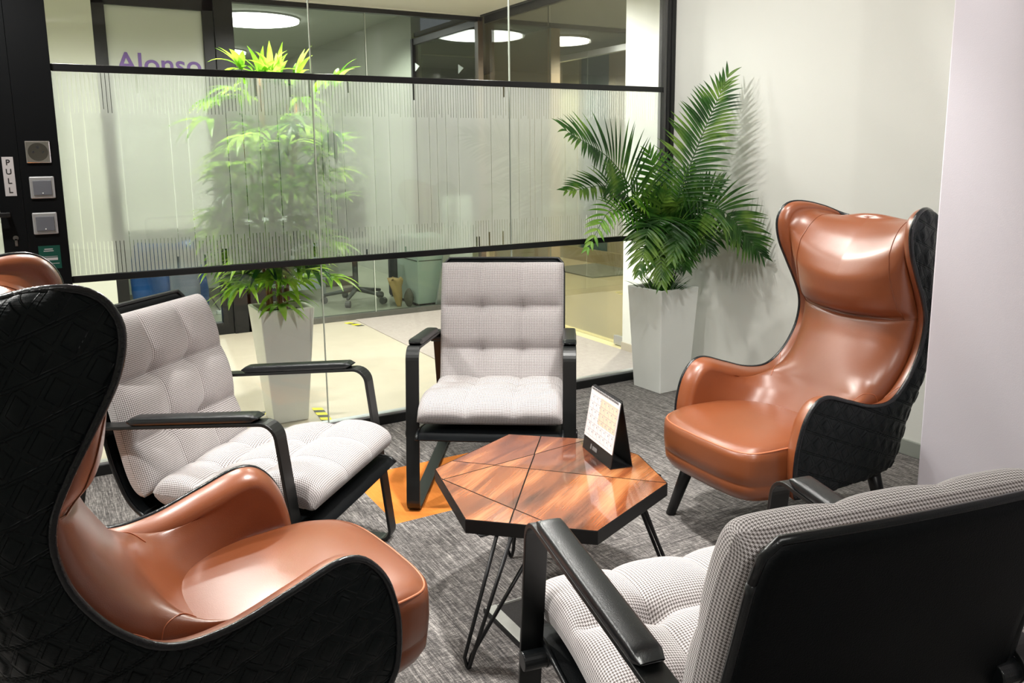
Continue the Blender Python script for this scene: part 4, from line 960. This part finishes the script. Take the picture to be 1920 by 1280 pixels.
def blade(mb, base, dirv, nrm, ln, wd, droop, n=6, fold=0.25, curl=0.0):
    """one leaf blade: starts at base along dirv, bends towards -z by droop"""
    base = np.array(base, float); d = np.array(dirv, float); d /= np.linalg.norm(d); nr = np.array(nrm, float); nr -= d * (nr @ d)
    if np.linalg.norm(nr) < 1e-4: nr = np.array([0, 0, 1.0]) - d * d[2]
    nr /= np.linalg.norm(nr); V = []; p = base.copy()
    for i in range(n + 1):
        k = i / n; side = np.cross(d, nr); w = wd * (math.sin(math.pi * min(1, (k * 0.93 + 0.07)) ** 0.75)) * (1.0 if k < 1 else 0.0)
        if i == n: w = 0.0004
        V += [p + side * w / 2 + nr * w * fold, p, p - side * w / 2 + nr * w * fold]
        p = p + d * ln / n; d = d + np.array([0, 0, -1.0]) * droop / n; d /= np.linalg.norm(d); nr = nr - d * (nr @ d); nr /= (np.linalg.norm(nr) + 1e-9)
    F = []
    for i in range(n):
        a = i * 3; F += [(a, a + 1, a + 4, a + 3), (a + 1, a + 2, a + 5, a + 4)]
    mb.add(V, F)
# ---- palm
pr = thing('potted_palm', 'areca palm with feathery fronds in tall grey tapered pot beside the wall', 'plant', (2.950, 3.470, 0))
pot(pr, 0.275, 0.215, 0.575, M_pot).rotation_euler = (0, 0, math.radians(3))
FR = {
'a': ([[2.93, 3.44, 0.56], [2.687, 3.33, 0.992], [2.46, 3.28, 1.251], [2.132, 3.2, 1.40]], 0.20, 36, M_palm, 0.9),
'b': ([[2.94, 3.45, 0.56], [2.789, 3.38, 0.928], [2.522, 3.36, 1.126], [2.205, 3.3, 1.121]], 0.13, 28, M_palm, 0.7),
'c': ([[2.92, 3.43, 0.56], [2.746, 3.3, 0.854], [2.403, 3.2, 1.03], [2.20, 3.12, 0.868]], 0.10, 22, M_palm_lt, 1.2),
'd': ([[2.95, 3.48, 0.56], [2.924, 3.45, 0.917], [2.894, 3.47, 1.15], [2.86, 3.5, 1.29]], 0.14, 26, M_palm_lt, 0.8),
'e': ([[2.95, 3.45, 0.56], [2.846, 3.28, 0.987], [2.934, 3.2, 1.338], [3.038, 3.12, 1.66]], 0.17, 38, M_palm, 0.8),
'f': ([[2.96, 3.44, 0.56], [2.869, 3.25, 0.906], [2.916, 3.15, 1.072], [2.972, 3.08, 1.147]], 0.14, 28, M_palm, 0.7),
'g': ([[2.96, 3.43, 0.56], [2.86, 3.2, 0.91], [2.931, 3.05, 1.023], [3.08, 2.90, 0.80]], 0.17, 34, M_palm, 0.9),
'h': ([[2.94, 3.44, 0.56], [2.763, 3.26, 0.938], [2.66, 3.16, 0.967], [2.591, 3.06, 0.689]], 0.15, 34, M_palm, 1.1),
'i': ([[2.93, 3.45, 0.56], [2.719, 3.24, 0.887], [2.586, 3.15, 0.945], [2.49, 3.1, 0.74]], 0.13, 28, M_palm, 1.0),
'j': ([[2.96, 3.43, 0.56], [2.845, 3.22, 0.827], [2.859, 3.12, 0.916], [2.885, 3.05, 0.82]], 0.13, 26, M_palm, 0.9),
'k': ([[2.96, 3.46, 0.56], [2.916, 3.36, 0.952], [2.933, 3.32, 1.10], [2.974, 3.28, 1.20]], 0.13, 26, M_palm_lt, 0.9),
'l': ([[2.94, 3.46, 0.56], [2.816, 3.3, 0.877], [2.74, 3.25, 1.02], [2.73, 3.2, 1.10]], 0.14, 26, M_palm, 1.0),
'm': ([[2.95, 3.44, 0.56], [2.798, 3.22, 0.857], [2.735, 3.1, 0.95], [2.626, 3.02, 0.80]], 0.13, 26, M_palm, 1.1),
'n': ([[2.94, 3.46, 0.56], [2.805, 3.32, 0.848], [2.664, 3.26, 1.0], [2.56, 3.22, 1.05]], 0.13, 26, M_palm_lt, 1.0),
'o': ([[2.97, 3.44, 0.56], [2.93, 3.25, 0.80], [3.00, 3.08, 0.90], [3.08, 3.00, 0.86]], 0.13, 26, M_palm, 0.9),
'p': ([[2.95, 3.43, 0.56], [2.86, 3.30, 0.78], [2.80, 3.18, 0.86], [2.76, 3.08, 0.74]], 0.12, 26, M_palm, 0.9),
}
rnd = random.Random(5)
O0 = np.array([2.950, 3.470, 0.0])
for key, (ctrl, ll, nl, mt, droop) in FR.items():
    ll *= 1.22; P = crs(ctrl, 60) - O0; T = np.gradient(P, axis=0); T /= np.linalg.norm(T, axis=1)[:, None]
    mb = MB(); MB_st = MB().tube([tuple(p) for p in P[::3]] + [tuple(P[-1])], list(np.linspace(0.0052, 0.0012, 20)) + [0.001], 6)
    # broad plane of the frond faces the camera for the arching fronds: normal = tangent x horizontal side
    for i in range(nl):
        k = 0.36 + 0.64 * i / (nl - 1); idx = min(59, int(k * 59)); p = P[idx]; tt = T[idx]
        toc = (np.array([0, 0, 1.3]) - (p + O0)); toc /= np.linalg.norm(toc)
        nrm = toc * 0.75 + np.array([0, 0, 0.65]); nrm -= tt * (nrm @ tt); nrm /= np.linalg.norm(nrm); sd = np.cross(tt, nrm)
        kk = (k - 0.36) / 0.64; ln = ll * (0.40 + 0.66 * math.sin(math.pi * min(1, kk * 0.78 + 0.2))) * rnd.uniform(0.9, 1.08)
        if kk > 0.9: ln *= 0.9
        for sg in (-1, 1):
            fwd = 0.42 + 0.5 * kk + (1.2 * max(0, kk - 0.86) / 0.14); d = sd * sg * 1.0 + tt * fwd + nrm * 0.20 + np.array([rnd.uniform(-.06, .06) for _ in range(3)])
            nl2 = nrm - sd * sg * 0.25
            q = p + O0
            # keep leaflets off the wall
            blade(mb, p, d, nl2, ln, rnd.uniform(0.0145, 0.0185), droop * rnd.uniform(0.35, 0.7), 7)
    V = np.array(mb.V); V[:, 0] = np.minimum(V[:, 0], XW - 0.012 - O0[0]); mb.V = [tuple(v) for v in V]
    fo = mb.build('frond', mt, pr, True); MB_st.build('frond_stem', M_palmstem, fo, True)
# short grass-like leaves around the rim
mb = MB()
for i in range(70):
    a = rnd.uniform(0, 2 * math.pi); r = rnd.uniform(0.03, 0.11); b = np.array([r * math.cos(a), r * math.sin(a), 0.53])
    blade(mb, b, (math.cos(a) * rnd.uniform(.4, 1), math.sin(a) * rnd.uniform(.4, 1), rnd.uniform(.5, 1.2)), (0, 0, 1), rnd.uniform(0.09, 0.16), 0.009, 0.8, 5)
V = np.array(mb.V); V[:, 0] = np.minimum(V[:, 0], XW - 0.012 - O0[0]); mb.V = [tuple(v) for v in V]
mb.build('rim_leaves', M_palm, pr, True)

# ---- corridor planter with cane palm
pc = thing('potted_cane_palm', 'tall leafy cane palm in white tapered pot standing behind the glass partition', 'plant', (1.0, 4.035, 0))
pot(pc, 0.262, 0.172, 0.575, M_pot)
rnd = random.Random(8)
canes = []
for i in range(8):
    a = rnd.uniform(0, 6.28); r = rnd.uniform(0.01, 0.07); tx, ty = 0.13 * math.cos(a) + rnd.uniform(-.05, .05), 0.08 * math.sin(a); hz = [1.70, 1.62, 1.5, 1.38, 1.25, 1.1, 0.95, 1.55][i]
    pts = crs([(r * math.cos(a), r * math.sin(a), 0.5), (tx * 0.5, ty * 0.5, 0.5 + (hz - 0.5) * 0.5), (tx, ty, hz)], 14)
    canes.append(pts); MB().tube([tuple(p) for p in pts], 0.0085, 8).build('cane', M_cane, pc, True)
def cluster(c, d, n, ln, wd, mat, par=pc):
    mb = MB(); d = np.array(d, float); d /= np.linalg.norm(d); s = np.cross(d, (0, 0, 1)); s /= np.linalg.norm(s) + 1e-9
    tip = np.array(c) + d * rnd.uniform(0.03, 0.07)
    mb.tube([tuple(c), tuple(tip)], 0.002, 5)
    for i in range(n):
        a = (i / (n - 1) - 0.5) * 2.6; v = d * math.cos(a) + s * math.sin(a) + np.array([0, 0, rnd.uniform(-0.05, 0.35)])
        blade(mb, tip, v, (0, 0, 1), ln * rnd.uniform(0.8, 1.15), wd * rnd.uniform(0.8, 1.2), rnd.uniform(0.6, 1.5), 7, 0.15)
    V = np.array(mb.V); V[:, 1] = np.maximum(V[:, 1], YG + 0.012 - 4.035); mb.V = [tuple(v) for v in V]
    mb.build('leaf_cluster', mat, par, True)
for i in range(190):
    pts = canes[rnd.randrange(len(canes))]; k = rnd.random() ** 0.7; p = pts[min(13, int((0.18 + 0.82 * k) * 13))]
    a = rnd.uniform(0, 6.28); el = rnd.uniform(-0.35, 0.6); reach = rnd.uniform(0.02, 0.17 if p[2] > 0.75 else 0.10)
    c = np.array(p) + np.array([math.cos(a) * reach * 1.3, math.sin(a) * reach * 0.8, rnd.uniform(-0.03, 0.08)])
    cluster(c, (math.cos(a) * 1.1, math.sin(a) * 0.7, el), rnd.choice((5, 6, 7)), rnd.uniform(0.14, 0.20), 0.032, M_bam if rnd.random() < 0.9 else M_bam_dk)
# leaves rising above the upper rail and hanging under the lower one
for c, d, n in (((-0.10, -0.02, 1.66), (-0.6, -0.2, 0.9), 7), ((0.0, -0.05, 1.64), (0.1, -0.3, 1.0), 8), ((0.12, 0.0, 1.60), (0.3, 0.0, 1.0), 6), ((0.24, -0.05, 1.61), (0.7, 0.0, 0.7), 6), ((-0.02, -0.02, 1.60), (-0.3, -0.2, 1.0), 7), ((0.04, 0.0, 1.62), (0.2, -0.1, 1.0), 6), ((0.20, 0.02, 1.55), (0.5, -0.1, 0.9), 5), ((-0.07, 0.0, 1.62), (-0.9, 0.0, 0.6), 4), ((0.27, -0.1, 1.56), (0.4, 0.0, 1.0), 5),
                ((-0.10, -0.12, 0.80), (-1.0, -0.2, 0.25), 8), ((-0.14, -0.12, 0.74), (-0.8, -0.3, -0.3), 6), ((0.20, -0.10, 0.90), (1.0, -0.1, -0.4), 5), ((0.16, -0.1, 0.72), (0.9, -0.1, -0.1), 5), ((0.05, -0.1, 0.72), (0.3, -0.4, 0.3), 6), ((-0.04, -0.1, 0.70), (-0.4, -0.4, 0.2), 6)):
    cluster(c, d, n, 0.17, 0.03, M_bam)
for c, d in (((0.06, -0.24, 1.48), (-0.4, -0.2, -0.6)), ((0.20, -0.25, 1.46), (0.2, -0.2, -0.8)), ((0.16, -0.24, 1.36), (-0.1, -0.2, -0.9)), ((0.0, -0.24, 1.40), (-0.5, -0.2, -0.7))):
    cluster(c, d, 6, 0.14, 0.026, M_bam_dk)

# hazard tape on the corridor floor around the planter and by the office glass
def tape(name, a, b, w, label):
    a, b = np.array(a), np.array(b); d = (b - a); L_ = np.linalg.norm(d); d /= L_; n = np.array([-d[1], d[0]]); t = thing(name, label, 'tape', (*a, 0.0))
    n_ = max(2, int(L_ / 0.045)); y, k = MB(), MB()
    for i in range(n_):
        p = d * (L_ * i / n_); q_ = d * (L_ * (i + 1) / n_); sh = d * 0.02
        V = [(*(p - n * w / 2), 0.001), (*(q_ - n * w / 2), 0.001), (*(q_ + n * w / 2 + sh), 0.001), (*(p + n * w / 2 + sh), 0.001)]
        V += [(v[0], v[1], 0.0022) for v in V]
        (y if i % 2 == 0 else k).add(V, [(3, 2, 1, 0), (4, 5, 6, 7), (0, 1, 5, 4), (1, 2, 6, 5), (2, 3, 7, 6), (3, 0, 4, 7)])
    y.build('yellow_stripe', M_yellow, t); k.build('dark_stripe', M_tapeblk, t)
tape('hazard_tape', (1.175, 4.12), (1.155, 3.85), 0.05, 'yellow and black hazard tape on the floor at the right of the corridor planter')
tape('hazard_tape', (0.82, 4.17), (1.10, 4.165), 0.05, 'yellow and black hazard tape on the floor behind the corridor planter')
tape('hazard_tape', (2.04, 6.18), (2.09, 6.00), 0.05, 'small yellow hazard tape piece at the foot of the office glass')

# ================================================================== THINGS IN THE OFFICE BEYOND
t = thing('blue_bag', 'large blue nylon bag on the office floor behind its dark door post', 'bag', (0.86, 7.0, 0))
na, nb = 40, 24; V = []
for i in range(na):
    for j in range(nb):
        a = 2 * math.pi * i / na; h = j / (nb - 1); w = (1 - 0.25 * h ** 3) * (0.9 + 0.1 * math.sin(5 * a + 6 * h))
        V.append((0.30 * w * math.copysign(abs(math.cos(a)) ** 0.7, math.cos(a)), 0.2 * w * math.copysign(abs(math.sin(a)) ** 0.7, math.sin(a)), 0.62 * h + 0.02 * math.sin(3 * a) * h))
mk('body', V, grid_faces(na, nb, wrapu=True) + [tuple(i * nb for i in range(na))[::-1], tuple(i * nb + nb - 1 for i in range(na))], M_blue, t, True)
MB().box(-0.02, 0.20, -0.245, -0.225, 0.12, 0.60).build('clear_sleeve', M_mauve, t, bevel=0.01)
t = thing('office_desk', 'white office desk with grey legs and panel, seen low through the glass', 'desk', (1.5, 7.62, 0))
MB().box(-0.35, 0.74, -0.30, 0.35, 0.70, 0.73).build('desk_top', M_white, t, bevel=0.003)
MB().box(0.38, 0.70, -0.28, -0.27, 0.10, 0.66).build('panel', M_desk, t)
for x in (-0.33, 0.69):
    MB().box(x, x + 0.035, -0.33, -0.29, 0, 0.70).build('leg', M_alu, t)
t = thing('hanging_cable', 'thin grey cable hanging from the office desk to a plug by the dark post', 'cable', (1.10, 7.12, 0.0))
MB().tube([tuple(p) for p in crs([(0, 0, 0.70), (0.01, 0, 0.45), (0.05, 0, 0.25), (0.13, 0, 0.08), (0.17, 0, 0.012)], 24)], 0.006, 6).build('cord', M_castor, t, True)
MB().box(0.13, 0.21, -0.02, 0.02, 0.0, 0.03).build('plug', M_white, t, bevel=0.003)
# office chair: seat, gas column, star base, castors
t = thing('office_chair', 'grey swivel office chair, only its base and castors visible through the glass', 'chair', (2.42, 7.03, 0))
MB().box(-0.24, 0.24, -0.23, 0.23, 0.44, 0.50).build('seat', M_dark, t, bevel=0.03)
MB().tube([(0, 0, 0.1), (0, 0, 0.44)], 0.025, 12).build('column', M_castor, t)
for k in range(5):
    a = 2 * math.pi * k / 5 + 0.35; c, s = math.cos(a), math.sin(a)
    l = MB().tube([(0, 0, 0.12), (c * 0.28, s * 0.28, 0.075)], [0.022, 0.014], 8).build('base_arm', M_castor, t, True)
    MB().tube([(c * 0.28 - s * 0.02, s * 0.28 + c * 0.02, 0.03), (c * 0.28 + s * 0.02, s * 0.28 - c * 0.02, 0.03)], 0.03, 12).build('castor', M_castor, l)
MB().box(-0.2, 0.2, 0.20, 0.25, 0.55, 1.0).build('backrest', M_dark, t, bevel=0.03)
# dark coat / cloth, paper sack and bottle bag
t = thing('paper_sack', 'crumpled brown paper sack on the office floor between the chair and cabinet', 'bag', (2.665, 6.62, 0))
na, nb = 28, 16; V = []
for i in range(na):
    for j in range(nb):
        a = 2 * math.pi * i / na; h = j / (nb - 1); w = (0.35 + 0.75 * h) * (1 + 0.12 * math.sin(4 * a + 9 * h))
        V.append((0.058 * w * math.cos(a) - 0.03 * h, 0.05 * w * math.sin(a), 0.245 * h + 0.012 * math.sin(5 * a) * h))
mk('body', V, grid_faces(na, nb, wrapu=True) + [tuple(i * nb for i in range(na))[::-1], tuple(i * nb + nb - 1 for i in range(na))], M_sack, t, True)
t = thing('small_bag', 'small grey drawstring bag leaning on the right of the paper sack', 'bag', (2.735, 6.56, 0)); V = []
for i in range(na):
    for j in range(nb):
        a = 2 * math.pi * i / na; h = j / (nb - 1); w = math.sin(math.pi * (0.12 + 0.80 * h)) * (1 + 0.1 * math.sin(3 * a))
        V.append((0.042 * w * math.cos(a), 0.042 * w * math.sin(a), 0.16 * h))
mk('body', V, grid_faces(na, nb, wrapu=True) + [tuple(i * nb for i in range(na))[::-1], tuple(i * nb + nb - 1 for i in range(na))], simple('grey_mesh_bag', rgb(92, 90, 76), 0.7, noise=0.4, nscale=60), t, True)
t = tag(MB().box(-0.19, 0.02, -0.05, 0.05, 0.0, 0.52).build('backpack', M_dark, None, bevel=0.03), 'dark backpack standing upright behind the paper sack in the office', 'bag'); t.location = (2.98, 7.15, 0.0); t.location.z = 0.0
t = thing('drawer_pedestal', 'pale grey drawer pedestal just inside the office glass', 'cabinet', (2.93, 6.62, 0))
MB().box(-0.15, 0.20, -0.16, 0.30, 0.03, 0.60).build('body', M_greycab, t, bevel=0.003)
MB().box(-0.153, -0.149, -0.15, 0.29, 0.40, 0.405).box(-0.14, 0.19, -0.163, -0.159, 0.40, 0.405).build('drawer_gap', M_ink, t)
MB().box(-0.13, 0.18, -0.14, 0.28, 0.0, 0.03).build('plinth', M_ink, t)
t = thing('leaning_board', 'white board on a slanting frame leaning beside the drawer pedestal', 'board', (2.93, 6.38, 0))
MB().add([(-0.03, -0.012, 0.0), (0.03, -0.012, 0.0), (0.20, 0.0, 0.9), (0.14, 0.0, 0.9), (-0.03, 0.012, 0.0), (0.03, 0.012, 0.0), (0.20, 0.02, 0.9), (0.14, 0.02, 0.9)], [(0, 1, 2, 3), (7, 6, 5, 4), (0, 4, 5, 1), (1, 5, 6, 2), (2, 6, 7, 3), (3, 7, 4, 0)]).build('slanting_leg', M_alu, t)
MB().box(0.06, 0.34, 0.0, 0.02, 0.27, 0.95).build('board', M_white, t, bevel=0.003)
bpy.context.view_layer.update()
